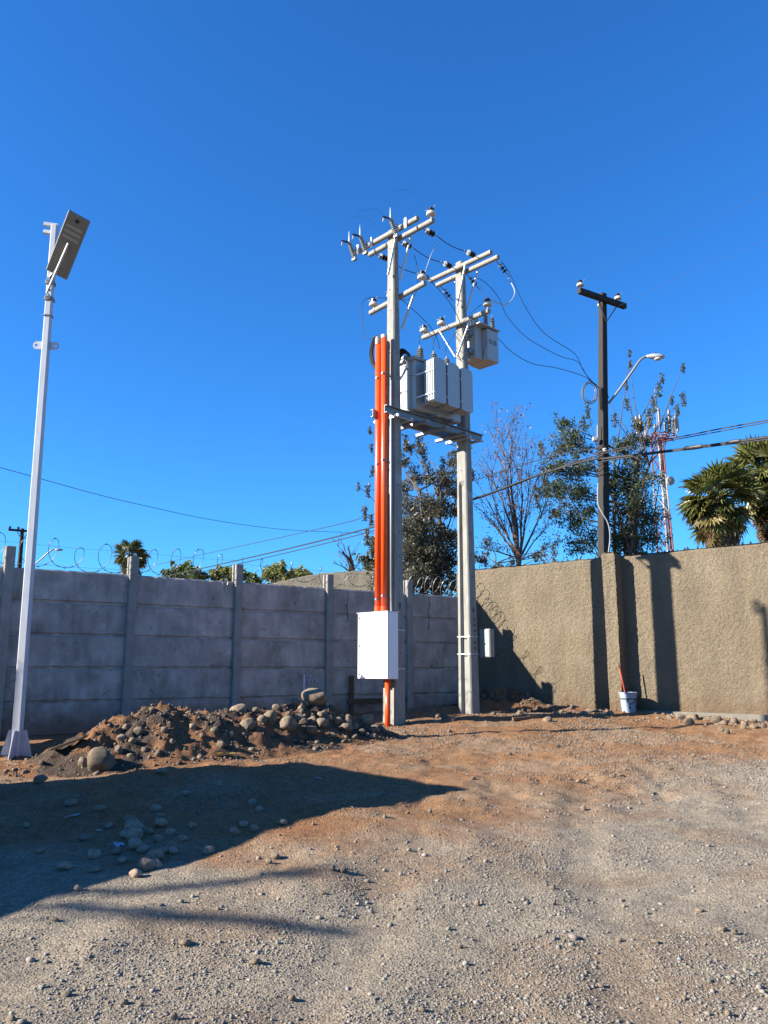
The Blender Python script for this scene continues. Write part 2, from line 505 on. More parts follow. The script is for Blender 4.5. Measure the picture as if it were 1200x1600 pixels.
def scatter_stuff(name, x, y, r, col, label, flat=(0.45, 0.8), zfun=surf_z, sink=0.34):
    n = len(x)
    z = zfun(x, y)
    base = np.repeat(IV[None], n, 0)
    base = base * (1 + rng.uniform(-0.36, 0.30, (n, len(IV), 1)))
    sc = np.stack([rng.uniform(0.75, 1.35, n), rng.uniform(0.65, 1.05, n), rng.uniform(*flat, n)], 1) * r[:, None]
    base = base * sc[:, None]
    tx = rng.uniform(-0.4, 0.4, n); c, s = np.cos(tx)[:, None], np.sin(tx)[:, None]
    yy = base[:, :, 1] * c - base[:, :, 2] * s; zz = base[:, :, 1] * s + base[:, :, 2] * c
    base[:, :, 1] = yy; base[:, :, 2] = zz
    a = rng.uniform(0, 6.283, n); c, s = np.cos(a)[:, None], np.sin(a)[:, None]
    xx = base[:, :, 0] * c - base[:, :, 1] * s; yy = base[:, :, 0] * s + base[:, :, 1] * c
    base[:, :, 0] = xx + x[:, None]; base[:, :, 1] = yy + y[:, None]
    base[:, :, 2] += (z + sc[:, 2] * (1 - 2 * sink))[:, None]
    v = base.reshape(-1, 3)
    f = (IF[None] + (np.arange(n) * len(IV))[:, None, None]).reshape(-1, 3)
    cc = np.repeat(col, len(IV), 0)
    o = obj(name, np_mesh(name, v, f, cc), M_gravel)
    o['kind'] = 'stuff'
    return tag(o, label, 'gravel')

def pebble_cols(n, soil, lo=0.7, hi=1.35):
    g = np.array([0.49, 0.44, 0.365]); b = np.array([0.45, 0.30, 0.19])
    t = np.clip(soil * rng.uniform(0.1, 1.1, n), 0, 1)[:, None]
    c = (g * (1 - t) + b * t) * rng.uniform(lo, hi, (n, 1))
    c = c * (1 + rng.uniform(-0.07, 0.07, (n, 3)))
    return c * 0.44

def in_yard(x, y):
    # in front of the slab fence and of the stucco wall
    f = (-(x + 5.85) * 0.574 + (y - 12.33) * 0.819) < -0.1
    w = ((x - 2.05) * 0.646 + (y - 17.86) * 0.763) < -0.1
    return f & w

# fine gravel of the yard
N = 150000
yy = 3.2 + 14.2 * rng.random(N) ** 1.75
xx = rng.uniform(-0.56, 0.56, N) * yy * 1.0 + rng.uniform(-0.3, 0.3, N)
sl = soil_mask(xx, yy)
dens = sstep(0.42, 0.70, fbm(xx * 1.1, yy * 1.1, 5, 101)) * sstep(0.35, 0.6, fbm(xx * 0.5, yy * 0.5, 3, 107)) * 0.9 + 0.10
for gx, gy, gr, ga in ((4.3, 9.2, 1.3, 0.5), (0.7, 4.15, 0.6, 0.8), (2.3, 6.4, 0.55, 0.6), (-1.1, 3.9, 0.4, 0.4), (3.2, 5.0, 0.5, 0.4), (0.2, 8.0, 0.5, 0.35), (1.6, 9.8, 0.5, 0.3)):
    dens = dens + ga * np.exp(-((xx - gx) ** 2 + (yy - gy) ** 2) / gr ** 2) * (0.3 + fbm(xx * 4, yy * 4, 3, 109))
dens = dens * (1 - 0.30 * sl) * (1 - 0.7 * track(xx, yy))
keep = (rng.random(N) < dens) & in_yard(xx, yy)
xx, yy, sl = xx[keep], yy[keep], sl[keep]
rr = np.maximum(0.0011 * yy, np.exp(rng.normal(np.log(0.0042), 0.45, len(xx))))
scatter_stuff('gravel', xx, yy, np.minimum(rr, 0.03), pebble_cols(len(xx), sl), 'fine grey and brown gravel strewn over the yard')
# coarser stones scattered
N = 4200
yy = 3.6 + 13.2 * rng.random(N) ** 1.2
xx = rng.uniform(-0.56, 0.56, N) * yy
dens = sstep(0.46, 0.66, fbm(xx * 0.9, yy * 0.9, 4, 131)) + 0.03
keep = (rng.random(N) < dens) & in_yard(xx, yy)
xx, yy = xx[keep], yy[keep]
rr = np.clip(np.exp(rng.normal(np.log(0.0095), 0.40, len(xx))), 0.005, 0.024)
scatter_stuff('coarse_gravel', xx, yy, rr, pebble_cols(len(xx), soil_mask(xx, yy)), 'coarser pebbles lying in loose patches over the yard', flat=(0.5, 0.9))
# clods and rubble on the heaps
N = 9000
xx = rng.uniform(-5.2, 0.8, N); yy = rng.uniform(9.2, 13.4, N)
mh = mound_h(xx, yy, MOUNDS)
keep = (mh > 0.0) & (rng.random(N) < sstep(0.35, 0.65, fbm(xx * 2, yy * 2, 3, 151)) * 0.8 + 0.1) & in_yard(xx, yy)
xx, yy = xx[keep], yy[keep]
rr = np.clip(np.exp(rng.normal(np.log(0.013), 0.55, len(xx))), 0.006, 0.045)
cc = pebble_cols(len(xx), np.full(len(xx), 1.1), 0.28, 0.95)
scatter_stuff('rubble', xx, yy, rr, cc, 'clods and small rubble covering the long earth heap', flat=(0.6, 1.0))
N = 2600
xx = rng.uniform(1.0, 7.0, N); yy = rng.uniform(12.8, 17.2, N)
dw = -((xx - 2.05) * 0.646 + (yy - 17.86) * 0.763)
keep = (dw > 0.05) & (dw < 1.5) & (rng.random(N) < np.exp(-dw * 1.2)) & in_yard(xx, yy)
xx, yy = xx[keep], yy[keep]
rr = np.clip(np.exp(rng.normal(np.log(0.020), 0.45, len(xx))), 0.01, 0.05)
scatter_stuff('rubble', xx, yy, rr, pebble_cols(len(xx), np.full(len(xx), 0.8), 0.6, 1.2), 'small rubble along the foot of the stucco wall', flat=(0.6, 1.0))

# ------------------------------------------------------------------ stones one can count
def stone_mesh(i, boxy=0.0):
    bm = bmesh.new(); bmesh.ops.create_icosphere(bm, subdivisions=3, radius=1.0)
    rs = random.Random(100 + i)
    o1 = Vector((rs.uniform(0, 50), rs.uniform(0, 50), rs.uniform(0, 50)))
    from mathutils import noise as mn
    planes = [(Vector((rs.gauss(0, 1), rs.gauss(0, 1), rs.gauss(0, 1))).normalized(), rs.uniform(0.58, 0.92)) for _ in range(4 + 4 * (i % 3))]
    for v in bm.verts:
        d = v.co.normalized()
        k = 1 + 0.26 * mn.noise(d * 0.9 + o1) + 0.10 * mn.noise(d * 2.3 + o1) + 0.03 * mn.noise(d * 6 + o1)
        p = d * k
        if boxy:
            for a in range(3):
                p[a] = math.copysign(min(abs(p[a]), 0.74 + 0.1 * abs(mn.noise(d * 3 + o1))), p[a])
        for pn, pd in planes:
            e_ = p.dot(pn) - pd
            if e_ > 0: p = p - pn * e_ * 0.9
        v.co = p
    me = bpy.data.meshes.new('stone'); bm.to_mesh(me); bm.free()
    me.polygons.foreach_set('use_smooth', [True] * len(me.polygons))
    me.materials.append(M_stone)
    return me
M_stone2 = mat('pale_dusty_stone', (0.30, 0.20, 0.14), 0.9, scale=2.5, col2=(0.58, 0.43, 0.32), bump=0.5, bscale=30, objrand=0.2)
STONES = [stone_mesh(i, 1.0 if i % 3 == 2 else 0.0) for i in range(9)]

def stone(x, y, rx, ry, rz, rot, label, group=None, sink=0.3, var=None, zextra=0.0, tilt=0.0):
    o = obj('stone', STONES[var if var is not None else random.randrange(9)])
    o.scale = (rx, ry, rz); o.rotation_euler = (tilt, random.uniform(-0.15, 0.15), rot)
    o.location = (x, y, float(surf_z(x, y)) + rz * (1 - 2 * sink) + zextra)
    return tag(o, label, 'stone', group)

def hit(px, py):
    """where the pixel's ray meets the ground or heap (a place on the real surface)"""
    a = (px - 600) / F_PX; b = (800 - py) / F_PX
    dy = CT - b * ST; dz = ST + b * CT
    Y = np.arange(3.0, 18.0, 0.01)
    z = dz / dy * Y + EYE
    s = surf_z(a / dy * Y, Y)
    k = np.argmax(z < s)
    return float(a / dy * Y[k]), float(Y[k])

def place(px, text, cuts, names_):
    k = names_[0] if px < cuts[0] else names_[1] if px < cuts[1] else names_[2]
    return text + ', ' + k + ' part'

def stone_px(px, py, wpx, hpx, label, group=None, var=None, rot=None, sink=0.25, depth=None, tilt=0.0, pale=False):
    x, y = hit(px, py + hpx * 0.5)
    sc = y / 1264.0
    rx = wpx * 0.5 * sc; rz = hpx * 0.5 * sc / (1 - sink * 0.6)
    o = stone(x, y + rx * 0.5, rx, depth or rx * 0.85, rz, random.uniform(-0.5, 0.5) if rot is None else rot, label, group, sink, var, 0, tilt)
    if pale:
        o.material_slots[0].link = 'OBJECT'; o.material_slots[0].material = M_stone2
    return o

stone_px(154, 1190, 44, 38, 'large rounded brown boulder at the left foot of the earth heap', None, 0, 0.2)
stone_px(492, 1088, 46, 28, 'biggest pale stone crowning the rubble below the chalked number', None, 3, 0.1)
stone_px(398, 1093, 26, 22, 'upright tan stone near the left end of the heap top', None, 5, 0.5)
stone_px(447, 1132, 30, 24, 'round tan stone in the middle of the heap front', None, 4, 0.2)
stone_px(386, 1134, 26, 18, 'pale flat oval stone low on the heap front', None, 1, 0.0)
stone_px(573, 1124, 26, 18, 'flat-topped pale stone beside the cabinet pole foot', None, 2, 0.1)
stone_px(586, 1139, 20, 14, 'tan stone at the right end of the rubble', None, 5, 0.3)
stone_px(503, 1136, 22, 14, 'oval stone low on the right of the heap front', None, 6, 0.2)
stone_px(545, 1121, 12, 20, 'tall narrow stone standing in the rubble', None, 8, 0.2)
G1 = 'stones on the rubble heap'
L1 = 'brown river stone on the rubble heap'
for px, py, w, h in [(372, 1107, 26, 12), (425, 1092, 16, 9), (441, 1094, 18, 12), (462, 1098, 13, 10), (478, 1098, 12, 10), (420, 1122, 22, 14),
                     (408, 1123, 16, 12), (425, 1127, 14, 13), (450, 1118, 12, 9), (469, 1123, 16, 11), (474, 1130, 16, 9), (488, 1127, 17, 12),
                     (486, 1147, 20, 12), (540, 1140, 20, 11), (528, 1128, 14, 9), (506, 1115, 12, 9), (470, 1108, 12, 9), (432, 1106, 14, 9),
                     (380, 1112, 11, 9), (398, 1110, 13, 9), (345, 1163, 14, 9), (360, 1150, 10, 7), (334, 1142, 11, 7), (215, 1146, 17, 11),
                     (195, 1138, 15, 10), (255, 1142, 13, 9), (236, 1112, 9, 7), (184, 1172, 14, 12), (188, 1157, 15, 9), (170, 1186, 15, 11),
                     (128, 1192, 18, 12), (268, 1160, 10, 7), (300, 1135, 12, 8), (315, 1150, 10, 7), (290, 1120, 10, 6), (205, 1160, 12, 8),
                     (225, 1172, 11, 7), (245, 1180, 10, 7), (520, 1150, 13, 8), (555, 1135, 12, 9), (565, 1145, 12, 7), (515, 1128, 12, 8), (495, 1160, 9, 6)]:
    stone_px(px, py, w * 1.1, h * 1.15, place(px, L1, (300, 470), ('left end', 'middle', 'right end')), G1)
for k in range(38):
    x = random.gauss(-1.3, 0.75); y = random.gauss(11.75, 0.4)
    if mound_h(x, y, MOUNDS) < 0.03: continue
    r = random.uniform(0.025, 0.06)
    stone(x, y, r, r * random.uniform(0.7, 1), r * random.uniform(0.55, 0.85), random.uniform(0, 6), place(600 + x / y * 1264, 'small ' + L1, (300, 470), ('left end', 'middle', 'right end')), G1)
G2 = 'stones in the shaded hollow'
L2 = 'rounded stone in the dark foreground shadow'
stone_px(208, 1293, 34, 22, 'palest of the rounded stones in the foreground shadow', None, 0, 0.2, 0.14, None, 0.0, True)
stone_px(238, 1338, 28, 20, 'round stone at the lower edge of the foreground shadow pile', None, 4, 0.2, 0.14, None, 0.0, True)
for px, py, w, h in [(200, 1280, 20, 12), (205, 1306, 26, 17), (210, 1319, 22, 15), (195, 1305, 16, 10), (225, 1352, 24, 16), (242, 1350, 18, 12), (222, 1328, 16, 10),
                     (245, 1310, 14, 10), (248, 1286, 18, 12), (243, 1262, 16, 9), (248, 1275, 14, 8), (265, 1300, 13, 9), (180, 1330, 14, 9), (145, 1335, 20, 12), (108, 1255, 20, 9),
                     (155, 1263, 18, 7), (100, 1355, 22, 9), (148, 1358, 14, 9), (393, 1253, 12, 10), (405, 1264, 11, 8), (380, 1288, 14, 8), (366, 1300, 14, 10),
                     (397, 1293, 12, 8), (325, 1328, 17, 10), (440, 1285, 14, 7), (270, 1330, 14, 9), (285, 1310, 12, 8), (300, 1290, 11, 7), (130, 1310, 14, 8), (60, 1330, 12, 7),
                     (120, 1388, 12, 8), (210, 1365, 18, 10), (190, 1345, 14, 8), (255, 1330, 12, 8), (232, 1300, 12, 8), (170, 1290, 12, 7), (60, 1218, 18, 10), (40, 1290, 10, 6),
                     (250, 1205, 14, 8), (290, 1240, 12, 7), (340, 1225, 11, 7)]:
    stone_px(px, py, w * 1.2, h * 1.3, place(px, L2, (175, 275), ('left', 'middle', 'right')), G2, sink=0.14, pale=True)
G3 = 'stones along the stucco wall'
L3 = 'brown stone at the foot of the stucco wall'
for px, py, w, h in [(1086, 1117, 26, 15), (1075, 1124, 24, 18), (1120, 1120, 26, 16), (1106, 1122, 18, 10), (1135, 1127, 16, 12), (1150, 1126, 14, 12), (1166, 1127, 13, 10), (1060, 1118, 16, 12),
                     (1140, 1139, 12, 9), (1130, 1139, 9, 7), (1162, 1134, 12, 9), (1180, 1134, 12, 9), (1196, 1133, 12, 12), (940, 1115, 12, 12), (925, 1108, 18, 9), (910, 1112, 14, 8),
                     (955, 1110, 14, 9), (853, 1119, 16, 10), (828, 1115, 14, 10), (810, 1113, 13, 9), (800, 1108, 10, 8), (868, 1112, 10, 8), (880, 1110, 9, 7), (768, 1112, 10, 7),
                     (789, 1110, 9, 8), (695, 1118, 18, 12), (708, 1120, 14, 12), (684, 1116, 10, 9), (720, 1121, 9, 7), (737, 1119, 8, 6), (845, 1107, 10, 7), (860, 1107, 8, 6), (820, 1105, 9, 7),
                     (1045, 1120, 10, 7), (1030, 1118, 9, 6), (895, 1112, 10, 7)]:
    stone_px(px + random.uniform(-4, 4), py + random.uniform(-1, 4), w * random.uniform(0.75, 1.05), h * random.uniform(0.75, 1.0), place(px, L3, (780, 1000), ('left', 'middle', 'right')), G3, sink=0.36)
G4 = 'single stones on the open gravel'
L4 = 'lone stone on the sunlit foreground gravel'
for px, py, w, h in [(287, 1475, 20, 11), (397, 1503, 17, 10), (102, 1554, 16, 9), (16, 1592, 14, 9), (192, 1566, 13, 8), (270, 1590, 12, 12), (85, 1438, 12, 6), (219, 1570, 10, 7),
                     (746, 1412, 10, 10), (865, 1388, 10, 6), (968, 1470, 13, 7), (1026, 1472, 13, 6), (1130, 1452, 14, 9), (1150, 1457, 12, 8), (1095, 1423, 12, 6), (866, 1412, 8, 6),
                     (912, 1263, 8, 8), (740, 1216, 9, 5), (797, 1178, 8, 5), (702, 1142, 7, 6), (904, 1220, 9, 6), (970, 1212, 8, 5), (430, 1338, 16, 12), (420, 1345, 12, 8), (535, 1360, 13, 10),
                     (520, 1357, 10, 9), (505, 1395, 12, 6), (1140, 1585, 12, 10), (660, 1580, 12, 7), (600, 1180 + 60, 9, 6), (672, 1266, 9, 7), (1020, 1240, 8, 5), (1085, 1180, 9, 6),
                     (650, 1420, 9, 6), (720, 1480, 9, 6), (940, 1540, 10, 7), (1070, 1560, 9, 7), (455, 1560, 12, 9), (340, 1420, 8, 6)]:
    stone_px(px, py, w, h, place(px, L4, (400, 800), ('left', 'middle', 'right')), G4, sink=0.2)

# ------------------------------------------------------------------ slab fence
def slab_material():
    m = bpy.data.materials.new('slab_concrete'); m.use_nodes = True
    nt = m.node_tree; nd = nt.nodes; lk = nt.links
    p = nd['Principled BSDF']; p.inputs['Roughness'].default_value = 0.9; p.inputs['Specular IOR Level'].default_value = 0.2
    tc = nd.new('ShaderNodeTexCoord'); oi = nd.new('ShaderNodeObjectInfo')
    mu = nd.new('ShaderNodeMath'); mu.operation = 'MULTIPLY'; mu.inputs[1].default_value = 91
    lk.new(oi.outputs['Random'], mu.inputs[0])
    ad = nd.new('ShaderNodeVectorMath'); lk.new(tc.outputs['Object'], ad.inputs[0]); lk.new(mu.outputs[0], ad.inputs[1])
    def noise(s, d, r=0.6):
        n = nd.new('ShaderNodeTexNoise'); n.inputs['Scale'].default_value = s; n.inputs['Detail'].default_value = d; n.inputs['Roughness'].default_value = r
        lk.new(ad.outputs[0], n.inputs['Vector']); return n
    def ramp(n, p0, c0, p1, c1):
        r = nd.new('ShaderNodeValToRGB'); r.color_ramp.elements[0].position = p0; r.color_ramp.elements[1].position = p1
        r.color_ramp.elements[0].color = (*c0, 1); r.color_ramp.elements[1].color = (*c1, 1)
        lk.new(n.outputs['Fac'], r.inputs['Fac']); return r
    a = ramp(noise(2.2, 6, 0.6), 0.34, (0.235, 0.207, 0.185), 0.68, (0.40, 0.350, 0.322))
    b = ramp(noise(5.5, 8, 0.68), 0.54, (1, 1, 1), 0.76, (1.35, 1.33, 1.42))
    c = ramp(noise(9.0, 4, 0.55), 0.26, (0.45, 0.45, 0.45), 0.36, (1, 1, 1))
    def mul(x, y):
        q = nd.new('ShaderNodeMix'); q.data_type = 'RGBA'; q.blend_type = 'MULTIPLY'; q.inputs['Factor'].default_value = 1
        lk.new(x, q.inputs['A']); lk.new(y, q.inputs['B']); return q.outputs['Result']
    col = mul(mul(a.outputs[0], b.outputs[0]), c.outputs[0])
    mp = nd.new('ShaderNodeMapping'); mp.inputs['Scale'].default_value = (5, 5, 1.1); lk.new(ad.outputs[0], mp.inputs[0])
    dr = nd.new('ShaderNodeTexNoise'); dr.inputs['Scale'].default_value = 1.6; dr.inputs['Detail'].default_value = 4; lk.new(mp.outputs[0], dr.inputs['Vector'])
    col = mul(col, ramp(dr, 0.34, (0.82, 0.82, 0.82), 0.55, (1, 1, 1)).outputs[0])
    gp = nd.new('ShaderNodeNewGeometry'); sx3 = nd.new('ShaderNodeSeparateXYZ'); lk.new(gp.outputs['Position'], sx3.inputs[0])
    dn = nd.new('ShaderNodeTexNoise'); dn.inputs['Scale'].default_value = 5.0; dn.inputs['Detail'].default_value = 7; lk.new(gp.outputs['Position'], dn.inputs['Vector'])
    ma = nd.new('ShaderNodeMath'); ma.operation = 'MULTIPLY_ADD'; ma.inputs[1].default_value = -0.9; lk.new(dn.outputs['Fac'], ma.inputs[0]); lk.new(sx3.outputs['Z'], ma.inputs[2])
    mr = nd.new('ShaderNodeMapRange'); mr.inputs['From Min'].default_value = 0.15; mr.inputs['From Max'].default_value = 0.65; mr.inputs['To Min'].default_value = 0.75; mr.inputs['To Max'].default_value = 0.0
    lk.new(ma.outputs[0], mr.inputs['Value'])
    dm = nd.new('ShaderNodeMix'); dm.data_type = 'RGBA'; lk.new(mr.outputs[0], dm.inputs['Factor']); lk.new(col, dm.inputs['A']); dm.inputs['B'].default_value = (0.15, 0.085, 0.05, 1)
    col = dm.outputs['Result']
    lk.new(col, p.inputs['Base Color'])
    bp = nd.new('ShaderNodeBump'); bp.inputs['Strength'].default_value = 0.5; bp.inputs['Distance'].default_value = 0.01
    lk.new(noise(28, 6).outputs['Fac'], bp.inputs['Height']); lk.new(bp.outputs[0], p.inputs['Normal'])
    return m
M_slab = slab_material()
M_post = mat('post_concrete', (0.30, 0.285, 0.265), 0.9, scale=6, col2=(0.42, 0.40, 0.36), bump=0.4, bscale=60, objrand=0.08)

FA = (-5.85, 12.33); FANG = math.radians(35.0); FSP = 1.935; SH = 0.522
F_TOP = EYE + 3 * SH                      # top edge of the slabs
fence = thing('slab_fence', 'grey precast concrete slab fence with tall posts, in shade on the left', 'fence', (FA[0], FA[1], 0), FANG)

def slab_mesh(i):
    L = FSP - 0.13 + 0.05; H = SH - 0.004; T = 0.06
    rs = random.Random(i)
    nseg = 24
    mb = MB()
    top = [(-L / 2 + L * k / nseg, H / 2 + rs.uniform(-0.006, 0.003) - (0.012 if rs.random() < 0.08 else 0)) for k in range(nseg + 1)]
    bot = [(-L / 2 + L * k / nseg, -H / 2 + rs.uniform(-0.003, 0.006) + (0.012 if rs.random() < 0.1 else 0)) for k in range(nseg + 1)]
    vs = []; fs = []
    ch = 0.028
    # cross-section rings along x: back-bottom, front-bottom(chamfer), front..., top, back-top
    for k in range(nseg + 1):
        x, zt = top[k]; zb = bot[k][1]
        vs += [(x, T / 2, -H / 2 - 0.035), (x, 0.0, -H / 2 - 0.035), (x, 0.0, zb + 0.026), (x, -T / 2 + ch, zb + 0.026), (x, -T / 2, zb + ch + 0.006), (x, -T / 2, zt - ch), (x, -T / 2 + ch, zt), (x, T / 2, H / 2)]
    for k in range(nseg):
        for j in range(8):
            j2 = (j + 1) % 8
            fs.append((k * 8 + j, k * 8 + j2, (k + 1) * 8 + j2, (k + 1) * 8 + j))
    fs.append(tuple(range(8))); fs.append(tuple(reversed(range(nseg * 8, nseg * 8 + 8))))
    mb.add(vs, fs)
    me = mb.mesh('slab'); me.materials.append(M_slab)
    return me
SLABS = [slab_mesh(i) for i in range(5)]
FK = range(-2, 5)
for k in FK:
    for r in range(5):
        o = obj('slab', SLABS[random.randrange(5)], None, fence)
        o.location = ((k + 0.5) * FSP, 0.0 + random.uniform(-0.006, 0.006), F_TOP - (r + 0.5) * SH)
        o.rotation_euler = (random.uniform(-0.006, 0.006), random.uniform(-0.003, 0.003), 0)
pm = MB()
PH = F_TOP + 0.31
poly = [(-0.075, -0.085), (-0.06, -0.10), (0.06, -0.10), (0.075, -0.085), (0.075, -0.03), (0.045, -0.028), (0.045, 0.028), (0.075, 0.03), (0.075, 0.085), (-0.075, 0.085), (-0.075, 0.03), (-0.045, 0.028), (-0.045, -0.028), (-0.075, -0.03)]
pm.prism(poly, 0.15, PH)
post_me = pm.mesh('post', bevel=0.006); post_me.materials.append(M_post)
for k in range(-2, 5):
    o = obj('post', post_me, None, fence)
    o.location = (k * FSP + 0.0, 0, random.uniform(-0.02, 0.02) - (0.05 if k > 2 else 0))
    o.rotation_euler = (random.uniform(-0.006, 0.006), random.uniform(-0.01, 0.01), 0)
# chalked "170" on a slab
M_chalk = mat('blue_white_chalk', (0.50, 0.58, 0.80), 0.9, var=0.25, scale=60)
M_chalk2 = mat('grey_chalk', (0.42, 0.47, 0.56), 0.9, var=0.3, scale=60)
def ribbon(mb, pts, w, y):
    for (x0, z0), (x1, z1) in zip(pts[:-1], pts[1:]):
        mb.bar((x0, y, z0), (x1, y, z1), w, 0.002, up=(0, -1, 0))
def fence_local(px, py):
    # place on the front plane of the fence
    r = at(px, py, 1.0); d = (r - Vector((0, 0, EYE)))
    n = Vector((-math.sin(FANG), math.cos(FANG), 0))
    t = (Vector((FA[0], FA[1], EYE)) - Vector((0, 0, EYE))).dot(n) / d.dot(n)
    p = d * t
    u = (p.x - FA[0]) * math.cos(FANG) + (p.y - FA[1]) * math.sin(FANG)
    return u, p.z + EYE
ch = MB()
pts = [fence_local(x, y) for x, y in ((474, 1054), (474.3, 1066), (473.8, 1083))]
ribbon(ch, pts, 0.035, -0.030)
ch.build('chalk_mark', M_chalk, fence)
ch = MB()
ribbon(ch, [fence_local(x, y) for x, y in ((479.5, 1055), (485, 1055.4), (483.5, 1062), (481.5, 1070.5))], 0.012, -0.030)
ribbon(ch, [fence_local(x, y) for x, y in ((480.5, 1062), (485, 1062.3))], 0.012, -0.030)
ribbon(ch, [fence_local(490.3 + 3.4 * math.cos(a), 1064.5 + 5.6 * math.sin(a)) for a in np.linspace(0, 6.283, 15)], 0.012, -0.030)
ch.build('chalk_mark', M_chalk2, fence)

# razor wire on the fence
def razor(name, k0, k1, pitch, rad, zc, label, seed, wr=0.0048, barb=0.085, m=None):
    rs = random.Random(seed)
    mb = MB(); x0 = k0 * FSP; x1 = k1 * FSP
    turns = max(2, int((x1 - x0) / pitch))
    pts = []
    n = 26
    ph = rs.uniform(0, 6)
    cur = []
    for t in range(turns):
        cur.append((rad * rs.uniform(0.8, 1.1), rs.uniform(-0.06, 0.06), rs.uniform(-0.5, 0.5)))
    for i in range(turns * n):
        t = i / n; a = 2 * math.pi * t + ph
        k = int(t); f = t - k
        c0 = cur[k]; c1 = cur[min(k + 1, turns - 1)]
        R_ = c0[0] * (1 - f) + c1[0] * f; dz = c0[1] * (1 - f) + c1[1] * f; tw = c0[2] * (1 - f) + c1[2] * f
        xc = x0 + (x1 - x0) * t / turns
        # loops open mostly along the fence so that they read as circles
        pts.append(Vector((xc + R_ * math.cos(a) * (0.75 + 0.2 * math.cos(tw * 3)), R_ * math.cos(a + 1.2) * 0.6, zc + dz + R_ * math.sin(a))))
    mb.tube(pts, wr, 5)
    acc = 0
    for p, q in zip(pts[:-1], pts[1:]):
        acc += (q - p).length
        if acc > barb:
            acc = 0; d = (q - p).normalized()
            mb.bar(p - d * 0.016, p + d * 0.016, 0.002, 0.020, up=(0, 0.3, 1))
    e = thing(name, label, 'razor wire', (FA[0], FA[1], 0), FANG)
    mb.build('coil', m or M_razor, e)
    for z in (zc - rad * 0.75, zc + rad * 0.7):
        s = MB(); m_ = 8
        s.tube([(x0 + (x1 - x0) * i / m_, 0.0, z - 0.02 * math.sin(math.pi * (i % 2) / 2)) for i in range(m_ + 1)], 0.0022, 4)
        s.build('strand', M_razor, e)
    return e
razor('razor_wire', -2, 2.0, 0.40, 0.215, F_TOP + 0.24, 'loose razor wire loops above the left bays of the slab fence', 3)
razor('razor_wire', 2.0, 4.0, 0.62, 0.17, F_TOP + 0.22, 'sparse sagging razor wire above the fence bays left of the orange conduits', 5)
razor('razor_wire', 4.05, 4.98, 0.20, 0.21, F_TOP + 0.20, 'dense bright razor wire coil between the two concrete poles', 8, wr=0.0045, m=M_galvd)
# dangling wires on the fence face
for px, y0, y1, col, lab in [(345, 905, 955, M_galv, 'pale wire end hanging over the fence slab near the second post'), (353, 905, 936, M_galv, 'short pale wire end hanging beside the longer one on the fence'),
                        (541, 925, 972, M_wire, 'dark wire end hanging on the slab left of the white cabinet'), (668, 935, 985, M_wire, 'dark wire hanging on the slab between the concrete poles')]:
    mb = MB(); pts = []
    for i in range(7):
        u, z = fence_local(px + 1.5 * math.sin(i * 1.7), y0 + (y1 - y0) * i / 6)
        pts.append((u, -0.045 - 0.012 * math.sin(i), z))
    pts.insert(0, (pts[0][0], 0.03, F_TOP + 0.012)); 
    mb.tube(pts, 0.005, 5)
    e = mb.build('wire_end', col); e.location = (FA[0], FA[1], 0); e.rotation_euler = (0, 0, FANG)
    tag(e, lab, 'wire')

